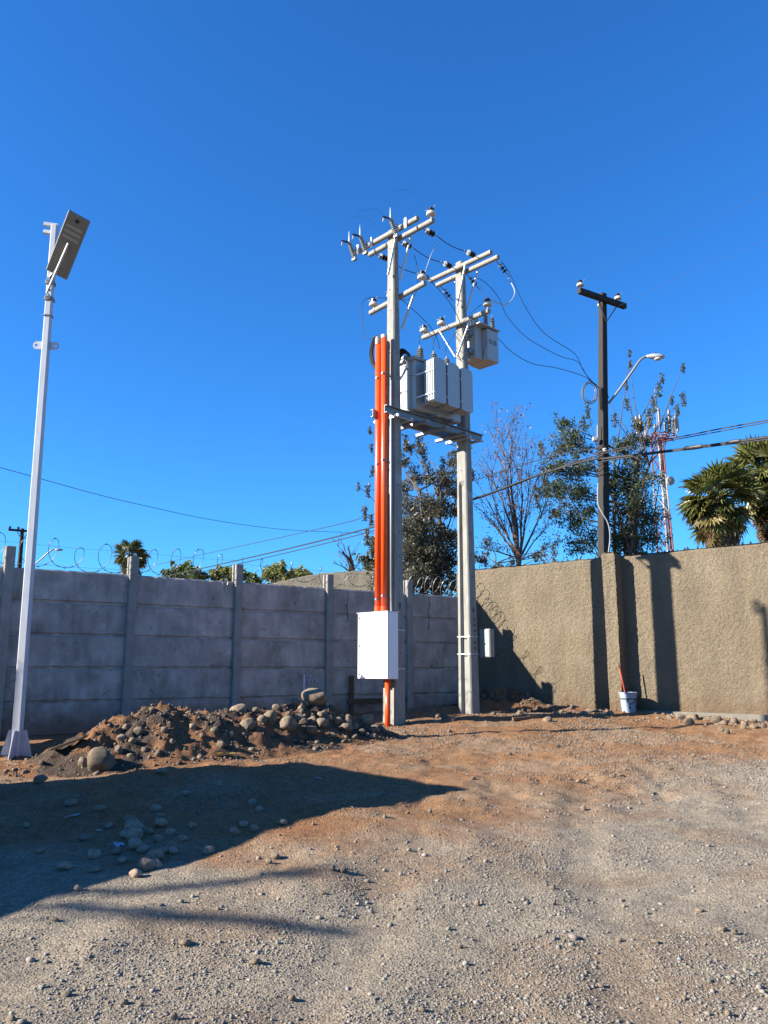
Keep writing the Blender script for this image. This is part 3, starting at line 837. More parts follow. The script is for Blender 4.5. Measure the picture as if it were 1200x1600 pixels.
# ------------------------------------------------------------------ stucco walls
def stucco_material(name, c0, c1):
    m = bpy.data.materials.new(name); m.use_nodes = True
    nt = m.node_tree; nd = nt.nodes; lk = nt.links
    p = nd['Principled BSDF']; p.inputs['Roughness'].default_value = 0.95; p.inputs['Specular IOR Level'].default_value = 0.1
    tc = nd.new('ShaderNodeTexCoord')
    def noise(s, d, r=0.6, st=None):
        n = nd.new('ShaderNodeTexNoise'); n.inputs['Scale'].default_value = s; n.inputs['Detail'].default_value = d; n.inputs['Roughness'].default_value = r
        v = tc.outputs['Object']
        if st:
            mp = nd.new('ShaderNodeMapping'); mp.inputs['Scale'].default_value = st; lk.new(v, mp.inputs[0]); v = mp.outputs[0]
        lk.new(v, n.inputs['Vector']); return n
    def ramp(n, p0, a, p1, b):
        r = nd.new('ShaderNodeValToRGB'); r.color_ramp.elements[0].position = p0; r.color_ramp.elements[1].position = p1
        r.color_ramp.elements[0].color = (*a, 1); r.color_ramp.elements[1].color = (*b, 1)
        lk.new(n.outputs['Fac'], r.inputs['Fac']); return r.outputs[0]
    def mul(x, y):
        q = nd.new('ShaderNodeMix'); q.data_type = 'RGBA'; q.blend_type = 'MULTIPLY'; q.inputs['Factor'].default_value = 1
        lk.new(x, q.inputs['A']); lk.new(y, q.inputs['B']); return q.outputs['Result']
    col = ramp(noise(1.1, 5), 0.35, c0, 0.7, c1)
    col = mul(col, ramp(noise(33, 5, 0.8), 0.30, (0.58, 0.58, 0.58), 0.70, (1.36, 1.36, 1.34)))
    col = mul(col, ramp(noise(2.0, 4, 0.6, (1.4, 1.4, 0.30)), 0.40, (0.84, 0.86, 0.88), 0.58, (1, 1, 1)))
    gp = nd.new('ShaderNodeNewGeometry'); sx3 = nd.new('ShaderNodeSeparateXYZ'); lk.new(gp.outputs['Position'], sx3.inputs[0])
    dn = nd.new('ShaderNodeTexNoise'); dn.inputs['Scale'].default_value = 5.0; dn.inputs['Detail'].default_value = 7; lk.new(gp.outputs['Position'], dn.inputs['Vector'])
    ma = nd.new('ShaderNodeMath'); ma.operation = 'MULTIPLY_ADD'; ma.inputs[1].default_value = -0.9; lk.new(dn.outputs['Fac'], ma.inputs[0]); lk.new(sx3.outputs['Z'], ma.inputs[2])
    mr = nd.new('ShaderNodeMapRange'); mr.inputs['From Min'].default_value = 0.30; mr.inputs['From Max'].default_value = 0.62; mr.inputs['To Min'].default_value = 0.6; mr.inputs['To Max'].default_value = 0.0
    lk.new(ma.outputs[0], mr.inputs['Value'])
    dm = nd.new('ShaderNodeMix'); dm.data_type = 'RGBA'; lk.new(mr.outputs[0], dm.inputs['Factor']); lk.new(col, dm.inputs['A']); dm.inputs['B'].default_value = (0.17, 0.105, 0.062, 1)
    col = dm.outputs['Result']
    lk.new(col, p.inputs['Base Color'])
    nb = noise(62, 8, 0.75)
    nb0 = noise(27, 4, 0.7)
    bp0 = nd.new('ShaderNodeBump'); bp0.inputs['Strength'].default_value = 1.0; bp0.inputs['Distance'].default_value = 0.05
    lk.new(nb0.outputs['Fac'], bp0.inputs['Height'])
    bp = nd.new('ShaderNodeBump'); bp.inputs['Strength'].default_value = 1.0; bp.inputs['Distance'].default_value = 0.03
    lk.new(bp0.outputs[0], bp.inputs['Normal'])
    lk.new(nb.outputs['Fac'], bp.inputs['Height']); lk.new(bp.outputs[0], p.inputs['Normal'])
    return m
M_stucco = stucco_material('rough_stucco', (0.212, 0.168, 0.114), (0.258, 0.210, 0.149))
M_stucco2 = stucco_material('grey_stucco', (0.145, 0.13, 0.105), (0.185, 0.168, 0.14))

def rough_block(x0, x1, y0, y1, z0, ztop, step=0.03, amp=0.012, seed=0, round_top=0.03):
    """box with displaced front, side and top faces; front is y0"""
    nxs = max(2, int((x1 - x0) / step)); nzs = max(2, int((ztop - z0) / step)); nys = max(2, int((y1 - y0) / step))
    ring = []                                   # outline in plan, clockwise from back left
    for i in range(nys): ring.append((x0, y1 + (y0 - y1) * i / nys, -1, 0))
    for i in range(nxs): ring.append((x0 + (x1 - x0) * i / nxs, y0, 0, -1))
    for i in range(nys): ring.append((x1, y0 + (y1 - y0) * i / nys, 1, 0))
    ring.append((x1, y1, 0, 1))
    ring = np.array(ring); n = len(ring)
    vs = []
    zz = np.linspace(z0, ztop, nzs + 1)
    cx, cy = (x0 + x1) / 2, (y0 + y1) / 2
    for j, z in enumerate(zz):
        u = ring[:, 0] + ring[:, 1] * 1.7
        d = (fbm(u * 22, np.full(n, z * 22), 2, seed) - 0.5) * 2 * amp + (fbm(u * 1.5, np.full(n, z * 1.5), 2, seed + 5) - 0.5) * amp * 2
        inset = 0.0
        if ztop - z < round_top:
            inset = round_top * (1 - math.sqrt(max(0, 1 - ((round_top - (ztop - z)) / round_top) ** 2)))
        px = ring[:, 0] + ring[:, 2] * (d - inset); py = ring[:, 1] + ring[:, 3] * (d - inset)
        zt = z + (fbm(u * 6, u * 0 + 3, 3, seed + 9) - 0.5) * 0.03 * (z - z0) / (ztop - z0)
        vs.append(np.stack([px, py, zt], 1))
    V = np.concatenate(vs); f = []
    idx = np.arange((nzs + 1) * n).reshape(nzs + 1, n)
    a = idx[:-1, :-1].ravel(); b = idx[:-1, 1:].ravel(); c = idx[1:, 1:].ravel(); d = idx[1:, :-1].ravel()
    F_ = np.stack([a, b, c, d], 1)
    me = bpy.data.meshes.new('wall')
    faces = F_.tolist() + [[int(idx[r + 1, -1]), int(idx[r, -1]), int(idx[r, 0]), int(idx[r + 1, 0])][::-1] for r in range(nzs)]
    faces.append([int(i) for i in idx[-1]])
    me.from_pydata(V.tolist(), [], faces)
    bm = bmesh.new(); bm.from_mesh(me); bmesh.ops.recalc_face_normals(bm, faces=bm.faces[:]); bm.to_mesh(me); bm.free()
    return me

CX, CY = 2.05, 17.86; WANG = math.radians(-40.26)
W_TOP = 3.70
wall = thing('stucco_wall', 'tall rough tan stucco wall with a buttress on the right', 'wall', (CX, CY, 0), WANG)
obj('wall_face', rough_block(-0.5, 9.5, 0.0, 0.22, 0.3, W_TOP, 0.03, 0.008, 5, 0.06), M_stucco, wall)
obj('buttress', rough_block(3.22, 3.48, -0.33, 0.02, 0.3, W_TOP + 0.05, 0.03, 0.012, 8, 0.09), M_stucco, wall)
mb = MB(); mb.box((6.5, -0.05, 0.4), (5.6, 0.16, 0.66)); mb.build('footing', mat('footing_concrete', (0.30, 0.27, 0.22), 0.9, var=0.15, scale=8, bump=0.4), wall, bevel=0.01)
mb = MB()
x = 0.0
while x < 9.3:
    h = random.uniform(0.03, 0.09) * (0.35 + 0.65 * min(1, x / 3.5)); w = random.uniform(0.02, 0.045)
    yq = random.uniform(0.06, 0.16); lean = random.uniform(-0.02, 0.02); z = W_TOP - 0.02
    mb.add([(x - w, yq - 0.012, z), (x + w, yq - 0.012, z), (x + w, yq + 0.012, z), (x - w, yq + 0.012, z), (x + lean, yq, z + h + 0.02)],
           [(3, 2, 1, 0), (0, 1, 4), (1, 2, 4), (2, 3, 4), (3, 0, 4)])
    x += random.uniform(0.06, 0.16)
o = mb.build('spike_row', mat('spike_glass', (0.06, 0.065, 0.06), 0.95, spec=0.05), wall); o['kind'] = 'stuff'

# grey wall seen over the slab fence, further back
a = at(385, 922, 25.0); b = at(640, 893, 21.5)
ang = math.atan2(b.y - a.y, b.x - a.x); L = math.hypot(b.x - a.x, b.y - a.y)
bw = thing('stucco_wall', 'distant grey stucco wall seen over the slab fence left of the conduits', 'wall', (a.x, a.y, 0), ang)
bme = rough_block(0, L, 0, 0.25, 0.4, 4.2, 0.05, 0.01, 15, 0.05)
for v in bme.vertices:
    t = max(0, min(1, v.co.x / L))
    top = (a.z * (1 - t) + b.z * t) + 0.35 * math.sin(math.pi * min(1, t * 1.0)) ** 1.0 * (0.7)
    v.co.z = 0.4 + (v.co.z - 0.4) / 3.8 * (top - 0.4)
obj('wall_face', bme, M_stucco2, bw)

# ------------------------------------------------------------------ twin concrete poles with transformer
HANG = math.radians(-46.2)
P1 = Vector((0.172, 13.87, 0.0)); P2 = Vector((1.59, 15.24, 0.0))
P1.z = EYE - 0.0674 * P1.y; P2.z = EYE - 0.0477 * P2.y
PTOP1 = at(612, 360, P1.y).z; PTOP2 = at(725, 410, P2.y).z

def pole_thing(P, ztop, zch, name, label):
    e = thing(name, label, 'utility pole', (P.x, P.y, 0), HANG)
    # tapered I section: flanges at +-y, recess in the +-y faces up to zch
    zs = [P.z - 0.6, zch, zch + 0.10, ztop - 0.015, ztop]
    def sec(z, recess, shrink=0.0):
        t = (z - P.z) / (ztop - P.z)
        hx = 0.165 + (0.085 - 0.165) * t - shrink; hy = 0.125 + (0.07 - 0.125) * t - shrink
        c = 0.02; fx = hx * 0.52; r = recess * hy
        return [(-hx + c, -hy), (-fx, -hy), (-fx + 0.02, -hy + r), (fx - 0.02, -hy + r), (fx, -hy), (hx - c, -hy), (hx, -hy + c), (hx, hy - c), (hx - c, hy),
                (fx, hy), (fx - 0.02, hy - r), (-fx + 0.02, hy - r), (-fx, hy), (-hx + c, hy), (-hx, hy - c), (-hx, -hy + c)]
    levels = [(P.z - 0.6, 0.55, 0)]
    z = P.z - 0.3
    levels += [(P.z + (zch - P.z) * i / 6, 0.55, 0) for i in range(7)]
    levels += [(zch + 0.10, 0.0, 0)]
    levels += [(zch + 0.1 + (ztop - 0.02 - zch - 0.1) * i / 6, 0.0, 0) for i in range(1, 7)]
    levels += [(ztop, 0, 0.015)]
    vs = []; fs = []
    for zz, r, s in levels:
        vs += [(u, v, zz) for u, v in sec(zz, r, s)]
    n = 16
    for i in range(len(levels) - 1):
        for j in range(n):
            j2 = (j + 1) % n
            fs.append((i * n + j, i * n + j2, (i + 1) * n + j2, (i + 1) * n + j))
    fs.append(tuple(range((len(levels) - 1) * n, len(levels) * n)))
    MB().add(vs, fs).build('shaft', M_pole, e)
    # bolt holes on the camera-side face and on the lit face
    mb = MB(); z = P.z + 1.2
    while z < ztop - 0.1:
        t = (z - P.z) / (ztop - P.z); hx = 0.165 + (0.085 - 0.165) * t; hy = 0.125 + (0.07 - 0.125) * t
        mb.tube([(hx - 0.01, 0.0, z), (hx + 0.0025, 0.0, z)], 0.012, 8)
        if z > zch + 0.2: mb.tube([(0.0, -hy - 0.0025, z), (0, -hy + 0.01, z)], 0.011, 8)
        z += 0.42
    o = mb.build('bolt_holes', M_dark, e); o['kind'] = 'stuff'
    return e

pole1 = pole_thing(P1, PTOP1, P1.z + 3.9, 'concrete_pole', 'nearer grey concrete pole carrying the white cabinet and orange conduits')
pole2 = pole_thing(P2, PTOP2, P2.z + 4.25, 'concrete_pole', 'further grey concrete pole behind the transformer, with channelled face')

def hx_at(P, ztop, z):
    t = (z - P.z) / (ztop - P.z); return 0.165 + (0.085 - 0.165) * t, 0.125 + (0.07 - 0.125) * t

def zpx(y, Y): return at(612, y, Y).z

def crossarm(e, x0, x1, y, z, tilt=0.0):
    mb = MB()
    w = 0.043
    poly = [(-w, -w + 0.015), (-w + 0.015, -w), (w - 0.015, -w), (w, -w + 0.015), (w, w - 0.015), (w - 0.015, w), (-w + 0.015, w), (-w, w - 0.015)]
    mb.prism([(y + u, z + v) for u, v in poly], x0, x1, ax='x')
    mb.v = [(p[0], p[1], p[2] + tilt * p[0]) for p in mb.v]
    a = mb.build('crossarm', M_arm, e)
    bm_ = MB()
    k = x0 + 0.15
    while k < x1:
        bm_.tube([(k, y - w - 0.012, z + tilt * k), (k, y - w + 0.005, z + tilt * k)], 0.011, 6); k += 0.3
    bm_.build('bolt_row', M_galvd, a)
    return a

def pin_insulator(par, x, y, z, s=1.0):
    """pin post on the crossarm: steel pin, pale skirt, dark crown"""
    i = MB(); i.tube([(x, y, z), (x, y, z + 0.09 * s)], 0.012 * s, 8)
    o = i.build('insulator', M_galv, par)
    MB().lathe([(0.03 * s, 0.075 * s), (0.085 * s, 0.07 * s), (0.092 * s, 0.085 * s), (0.088 * s, 0.125 * s), (0.06 * s, 0.145 * s), (0.045 * s, 0.15 * s)], (x, y, z), n=16).build('skirt', M_porcw, o, smooth=False)
    MB().lathe([(0.05 * s, 0.15 * s), (0.062 * s, 0.16 * s), (0.062 * s, 0.178 * s), (0.045 * s, 0.185 * s), (0.052 * s, 0.195 * s), (0.052 * s, 0.21 * s), (0.02 * s, 0.222 * s)], (x, y, z), n=16).build('crown', M_porcb, o)
    MB().tube([(x - 0.12, y - 0.02, z + 0.215 * s), (x - 0.05, y, z + 0.20 * s), (x + 0.05, y, z + 0.20 * s), (x + 0.11, y, z + 0.24 * s)], 0.006, 5).build('tie_wire', M_galv, o)
    return o

def brace(par, p, q):
    MB().bar(p, q, 0.012, 0.045, up=(0, 1, 0)).build('brace', M_galv, par)

ZA1 = zpx(366, P1.y - 0.1); ZC1 = zpx(467, P1.y + 0.1)
h1 = hx_at(P1, PTOP1, ZA1)[1]
armA = crossarm(pole1, -1.0, 0.78, -h1 - 0.055, ZA1)
armB = crossarm(pole1, -0.80, 0.93, h1 + 0.055, ZA1)
armC = crossarm(pole1, -0.78, 0.70, h1 + 0.065, ZC1 + 0.02, 0.06)
yB = h1 + 0.055
pin_insulator(armB, 0.88, yB, ZA1 + 0.05)
pin_insulator(armC, 0.63, h1 + 0.065, ZC1 + 0.10)
pin_insulator(armC, -0.68, h1 + 0.065, ZC1 + 0.02)
pin_insulator(armC, -0.2, h1 + 0.065, ZC1 + 0.05, 0.9)
for s, x in ((1, 0.30), (-1, -0.30)):
    brace(pole1, (x, yB + 0.06, ZA1 - 0.04), (0.03 * s, yB + 0.03, ZA1 - 0.85))
brace(pole1, (0.30, -h1 - 0.11, ZA1 - 0.04), (0.03, -h1 - 0.09, ZA1 - 0.85))
brace(pole1, (0.34, h1 + 0.13, ZC1 - 0.04), (0.05, h1 + 0.10, ZC1 - 0.62))
brace(pole1, (-0.32, h1 + 0.13, ZC1 - 0.04), (-0.05, h1 + 0.10, ZC1 - 0.62))

def cutout(par, x, y, z):
    """fuse cutout: inclined ribbed porcelain body on a bracket, arcing horn on top, fuse tube in front"""
    e = MB().box((x, y - 0.06, z), (0.035, 0.03, 0.16)).build('fuse_cutout', M_galv, par)
    MB().bar((x, y - 0.05, z), (x, y - 0.12, z - 0.02), 0.03, 0.02).build('bracket', M_galvd, e)
    c = Vector((x - 0.02, y - 0.15, z - 0.02)); ax = Vector((-0.18, -0.25, 1.0)).normalized()
    prof = []
    for i in range(9):
        h = -0.17 + i * 0.037
        prof += [(0.030, h), (0.046, h + 0.010), (0.044, h + 0.018), (0.031, h + 0.025)]
    MB().lathe(prof, c, ax, 12).build('porcelain_body', M_porc, e)
    top = c + ax * 0.17; bot = c - ax * 0.19
    MB().bar(top, top + Vector((-0.03, -0.17, -0.02)), 0.025, 0.03).build('top_contact', M_porcb, e)
    MB().tube([top + Vector((0, 0, -0.02)), top + Vector((0, 0, 0.10)), top + Vector((-0.01, 0, 0.24))], [0.025, 0.018, 0.006], 8).build('arcing_horn', M_galv, e)
    MB().tube([top + Vector((-0.03, -0.15, -0.03)), top + Vector((-0.03, -0.17, -0.12))], 0.012, 6).build('ring', M_galv, e)
    MB().box(bot, (0.09, 0.06, 0.05)).build('lower_hinge', M_galvd, e)
    return e
for x in (-0.80, -0.48, 0.36):
    cutout(armA, x, -h1 - 0.105, ZA1 - 0.05)
for x in (-0.80, -0.42, 0.52):
    MB().box((x, -h1 - 0.115, ZA1 - 0.01), (0.05, 0.025, 0.20)).build('white_clamp', M_white, armA)

ZA2 = zpx(419, P2.y - 0.1); ZC2 = zpx(506, P2.y - 0.1)
h2 = hx_at(P2, PTOP2, ZA2)[1]
arm2A = crossarm(pole2, -0.74, 0.92, -h2 - 0.055, ZA2)
arm2B = crossarm(pole2, -0.78, 0.90, h2 + 0.055, ZA2)
arm2C = crossarm(pole2, -0.96, 0.84, -h2 - 0.07, ZC2)
for s in (1, -1):
    brace(pole2, (0.32 * s, h2 + 0.12, ZA2 - 0.04), (0.03 * s, h2 + 0.08, ZA2 - 0.85))
brace(pole2, (0.30, -h2 - 0.115, ZA2 - 0.04), (0.03, -h2 - 0.09, ZA2 - 0.85))
brace(pole2, (0.42, -h2 - 0.13, ZC2 - 0.04), (0.02, -h2 - 0.11, ZC2 - 0.72))
brace(pole2, (-0.42, -h2 - 0.13, ZC2 - 0.04), (-0.02, -h2 - 0.11, ZC2 - 0.72))
for x in (-0.92, -0.42, 0.80):
    pin_insulator(arm2C, x, -h2 - 0.07, ZC2 + 0.05)
# broken plaster patch and painted plate on the poles
M_plate = mat('pale_plate', (0.55, 0.55, 0.54), 0.7, var=0.2, scale=40)
for e, P, zt, yy_ in ((pole1, P1, PTOP1, 750), (pole2, P2, PTOP2, 776)):
    z = zpx(yy_, P.y); hx, hy = hx_at(P, zt, z)
    MB().box((hx + 0.001, 0, z), (0.004, 0.15, 0.16)).build('plate', M_plate, e)
# numbers painted on the camera-side faces
M_ink = mat('black_paint', (0.02, 0.02, 0.022), 0.7)
z = zpx(952, P1.y); hx, hy = hx_at(P1, PTOP1, z)
text_mesh('painted_digit', '8', 0.14, M_ink, pole1, (hx + 0.004, -0.04, z), (math.pi / 2, 0, math.pi / 2))
for i, chh in enumerate('8'):
    z = zpx(958, P2.y); hx, hy = hx_at(P2, PTOP2, z)
    text_mesh('painted_digit', chh, 0.14, M_ink, pole2, (hx + 0.004, -0.03, z), (math.pi / 2, 0, math.pi / 2))
z = zpx(1000, P2.y); hx, hy = hx_at(P2, PTOP2, z)
mb = MB()
for k in range(7):
    zz = zpx(968 + k * 9, P2.y); hx, hy = hx_at(P2, PTOP2, zz)
    mb.box((hx + 0.001, 0.02, zz), (0.003, 0.07, 0.055))
o = mb.build('faded_stencil', mat('faded_paint', (0.20, 0.195, 0.185), 0.9, var=0.3, scale=40), pole2); o['kind'] = 'stuff'
# steel straps
for e, P, zt, ys_ in ((pole2, P2, PTOP2, (995, 1022)), (pole1, P1, PTOP1, (985, 1045))):
    for yv in ys_:
        z = zpx(yv, P.y); hx, hy = hx_at(P, zt, z)
        mb = MB()
        for (u0, v0), (u1, v1) in (((-1, -1), (1, -1)), ((1, -1), (1, 1)), ((1, 1), (-1, 1)), ((-1, 1), (-1, -1))):
            mb.bar((u0 * (hx + 0.004), v0 * (hy + 0.004), z), (u1 * (hx + 0.004), v1 * (hy + 0.004), z), 0.004, 0.02)
        mb.build('strap', M_galv, e)

def hl(x, y, z, P=P1):
    """local pole frame to world"""
    c, s = math.cos(HANG), math.sin(HANG)
    return Vector((P.x + x * c - y * s, P.y + x * s + y * c, z))

# --- platform of channels
plat = thing('transformer_platform', 'galvanised steel channel platform bolted between the twin poles', 'platform', (P1.x, P1.y, 0), HANG)
D12 = math.hypot(P2.x - P1.x, P2.y - P1.y)
ZB = at(612, 632, P1.y - 0.4).z                 # top of the beams
hxb = 0.165 + (0.085 - 0.165) * (ZB - P1.z) / (PTOP1 - P1.z) + 0.035
for s in (1, -1):
    mb = MB()
    mb.box((s * (hxb + 0.0), D12 / 2, ZB - 0.07), (0.008, D12 + 0.75, 0.14))
    mb.box((s * (hxb + 0.032), D12 / 2, ZB - 0.006), (0.056, D12 + 0.746, 0.010))
    mb.box((s * (hxb + 0.032), D12 / 2, ZB - 0.134), (0.056, D12 + 0.746, 0.010))
    mb.build('channel_beam', M_galvd, plat)
for y in (0.45, 1.0, 1.55):
    mb = MB(); mb.box((0.03, y, ZB - 0.172), (0.80, 0.07, 0.06)); mb.build('cross_bearer', M_galvd, plat, bevel=0.006)
for y in (0.80, 1.25):
    mb = MB(); mb.box((-0.03, y, ZB + 0.03), (0.78, 0.08, 0.056)); mb.build('rail', M_galvd, plat, bevel=0.006)
for y, P in ((0, P1), (D12, P2)):
    mb = MB()
    for s in (1, -1): mb.bar((-0.31, y + s * 0.17, ZB - 0.172), (0.31, y + s * 0.17, ZB - 0.172), 0.04, 0.05)
    mb.build('clamp_bar', M_galv, plat)
    mb = MB()
    for s in (1, -1): mb.tube([(s * 0.27, y - 0.24, ZB - 0.19), (s * 0.27, y + 0.24, ZB - 0.19)], 0.012, 6)
    mb.build('tie_rod', M_galv, plat)

# --- power transformer
tr = thing('power_transformer', 'large grey oil transformer with radiator fins marked 500 kVA on the pole platform', 'transformer', (P1.x, P1.y, 0), HANG)
T0 = ZB + 0.10; TH = 0.98
tx0, tx1, ty0, ty1 = -0.42, 0.20, 0.36, 1.66
MB().box(((tx0 + tx1) / 2, (ty0 + ty1) / 2, T0 + TH / 2), (tx1 - tx0, ty1 - ty0, TH)).build('tank', M_trafo, tr, bevel=0.02)
MB().box(((tx0 + tx1) / 2, (ty0 + ty1) / 2, T0 + TH + 0.018), (tx1 - tx0 + 0.11, ty1 - ty0 + 0.11, 0.030)).build('cover', M_trafo, tr, bevel=0.006)
MB().box(((tx0 + tx1) / 2, (ty0 + ty1) / 2, T0 + TH - 0.014), (tx1 - tx0 + 0.12, ty1 - ty0 + 0.12, 0.022)).build('flange', M_trafo, tr, bevel=0.004)
for i in range(2):
    MB().box((tx0 + 0.16 + 0.3 * i, 1.0, T0 - 0.035), (0.10, 1.0, 0.068)).build('skid', M_trafod, tr)
# stiffener on the lit end
mb = MB(); mb.bar((0.06, ty0 - 0.02, T0 + 0.01), (0.06, ty0 - 0.02, T0 + TH - 0.03), 0.06, 0.04, up=(0, 1, 0)); mb.build('stiffener', M_trafo, tr, bevel=0.005)
mb = MB(); mb.tube([(0.05, ty0 - 0.05, T0 + 0.78), (0.0, ty0 - 0.06, T0 + 0.84), (-0.05, ty0 - 0.055, T0 + 0.95), (-0.05, ty0 - 0.04, T0 + 1.0)], 0.016, 8); mb.build('lifting_lug', M_trafo, tr)
mb = MB(); mb.tube([(0.08, ty0 - 0.05, T0 + 0.70), (0.12, ty0 - 0.055, T0 + 0.66), (0.19, ty0 - 0.02, T0 + 0.66)], 0.013, 8); mb.build('pipe_loop', M_trafo, tr)
text_mesh('painted_rating', '500 kVA', 0.082, M_ink, tr, (-0.215, ty0 - 0.004, T0 + 0.36), (math.pi / 2, 0, 0), sx=0.85)
# radiators: three banks on the camera side
for b in range(3):
    by = 0.42 + b * 0.385 + 0.17; bw_ = 0.335
    rad = MB()
    for zz in (T0 + 0.13, T0 + 0.80):
        rad.tube([(tx1 - 0.01, by, zz), (0.60, by, zz)], 0.035, 10)
    ro = rad.build('radiator', M_trafo, tr)
    zb0, zb1 = T0 + 0.06, T0 + 0.92
    for k in range(6):
        xf = 0.40 + k * 0.042
        hw = bw_ / 2; cc = 0.055
        poly = [(by - hw, zb0 + cc * 0.6), (by - hw + cc, zb0), (by + hw - cc, zb0), (by + hw, zb0 + cc * 0.6), (by + hw, zb1 - cc * 0.8), (by + hw - cc, zb1 - 0.006), (by, zb1 + 0.012), (by - hw + cc, zb1 - 0.006), (by - hw, zb1 - cc * 0.8)]
        MB().prism(poly, xf - 0.012, xf + 0.012, ax='x').build('fin', M_trafo, ro, bevel=0.004)
    for zz in (T0 + 0.22, T0 + 0.66):
        MB().box((0.42, by - bw_ / 2 - 0.012, zz), (0.44, 0.012, 0.022)).build('spacer_rod', M_white, ro)
def bushing(par, p, h, r, m=M_porc, n=6, ax=(0, 0, 1)):
    prof = [(r * 0.6, 0)]
    s = h * 0.78 / n
    for i in range(n):
        z = h * 0.1 + i * s
        k = 1.0 - 0.12 * i / n
        prof += [(r * 0.55 * k, z), (r * k, z + s * 0.35), (r * 0.96 * k, z + s * 0.55), (r * 0.55 * k, z + s * 0.8)]
    prof += [(r * 0.5, h * 0.88), (r * 0.35, h * 0.9), (r * 0.3, h)]
    o = MB().lathe(prof, p, ax, 14).build('bushing', m, par)
    MB().lathe([(r * 0.3, h * 1.0), (r * 0.3, h * 1.04), (r * 0.12, h * 1.05), (r * 0.12, h * 1.12)], p, ax, 8).build('terminal', M_galvd, o)
    return o
for y in (0.62, 1.0, 1.38):
    bushing(tr, (-0.10 + 0.2, y, T0 + TH + 0.03), 0.30, 0.072)
for y in (0.55, 0.85, 1.15, 1.45):
    bushing(tr, (-0.42, y, T0 + TH + 0.03), 0.14, 0.05, M_porcw, 3)
mb = MB(); mb.bar((-0.5, ty0 - 0.05, T0 + TH + 0.06), (0.12, ty0 - 0.05, T0 + TH + 0.06), 0.05, 0.04); mb.build('cable_support', M_galv, tr)

# --- small measuring transformer on the far pole
mt = thing('metering_transformer', 'small grey metering transformer with three bushings hung on the further pole', 'transformer', (P2.x, P2.y, 0), HANG)
Z0m = at(750, 566, P2.y + 0.3).z; Z1m = at(750, 517, P2.y + 0.3).z; Hm = Z1m - Z0m
MB().box((-0.02, 0.34, Z0m + Hm / 2), (0.38, 0.22, Hm)).build('tank', M_trafo, mt, bevel=0.012)
MB().box((0.05, 0.635, Z0m + Hm / 2 - 0.02), (0.52, 0.36, Hm - 0.02)).build('terminal_tank', M_trafo, mt, bevel=0.012)
MB().box((0.03, 0.52, Z0m + Hm + 0.012), (0.62, 0.66, 0.026)).build('cover', M_trafo, mt, bevel=0.005)
for i, (x, y, h) in enumerate(((0.14, 0.30, 0.24), (0.22, 0.52, 0.32), (0.22, 0.74, 0.32), (-0.1, 0.42, 0.32))):
    bushing(mt, (x, y, Z0m + Hm + 0.02), h, 0.055, M_porc if i else M_porcw, 6)
for zz in (Z0m + 0.14, Z0m + Hm - 0.16):
    MB().box((0.0, 0.16, zz), (0.24, 0.16, 0.10)).build('hanger', M_galvd, mt)
text_mesh('painted_rating', '15-25', 0.135, M_ink, mt, (0.314, 0.475, Z0m + Hm * 0.5), (math.pi / 2, 0, math.pi / 2), sx=0.85)
MB().bar((0.16, 0.452, Z0m + 0.05), (0.29, 0.452, Z0m + 0.42), 0.012, 0.012).build('bracing_rod', M_galvd, mt)

# --- cabinet
ZCt = at(600, 957, P1.y - 0.3).z; ZCb = at(600, 1061, P1.y - 0.3).z
cab = thing('electrical_cabinet', 'white steel electrical cabinet mounted on the nearer concrete pole', 'cabinet', (P1.x, P1.y, 0), HANG)
cx0, cx1, cy0, cy1 = -0.47, 0.28, -0.42, -0.172
MB().box(((cx0 + cx1) / 2, (cy0 + cy1) / 2 + 0.01, (ZCt + ZCb) / 2), (cx1 - cx0, cy1 - cy0 - 0.02, ZCt - ZCb)).build('body', M_white, cab, bevel=0.006)
door = MB().box(((cx0 + cx1) / 2, cy0 + 0.008, (ZCt + ZCb) / 2), (cx1 - cx0 - 0.012, 0.02, ZCt - ZCb - 0.012)).build('door', M_white, cab, bevel=0.005)
for f in (0.07, 0.5, 0.93):
    MB().tube([(cx0 + 0.05, cy0 - 0.008, ZCb + (ZCt - ZCb) * f), (cx0 + 0.05, cy0 + 0.01, ZCb + (ZCt - ZCb) * f)], 0.019, 10).build('lock', M_black, door)
MB().box(((cx0 + cx1) / 2, (cy0 + cy1) / 2, ZCt + 0.008), (cx1 - cx0 + 0.03, cy1 - cy0 + 0.03, 0.012)).build('rain_cap', M_white, cab, bevel=0.003)
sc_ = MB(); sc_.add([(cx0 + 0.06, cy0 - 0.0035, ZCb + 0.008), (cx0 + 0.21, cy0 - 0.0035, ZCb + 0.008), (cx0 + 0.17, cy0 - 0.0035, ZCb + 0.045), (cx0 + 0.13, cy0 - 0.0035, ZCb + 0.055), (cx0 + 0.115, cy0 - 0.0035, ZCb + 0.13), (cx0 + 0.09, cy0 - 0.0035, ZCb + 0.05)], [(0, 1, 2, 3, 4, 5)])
sc_.build('painted_shadow', mat('shadow_grey', (0.10, 0.11, 0.16), 0.8), door)  # small jagged shadow at the door's lower left, painted as a dark patch
for zz in (ZCb + 0.18, ZCt - 0.18):
    MB().box((0.0, -0.148, zz), (0.36, 0.045, 0.05)).build('mounting_rail', M_galv, cab)
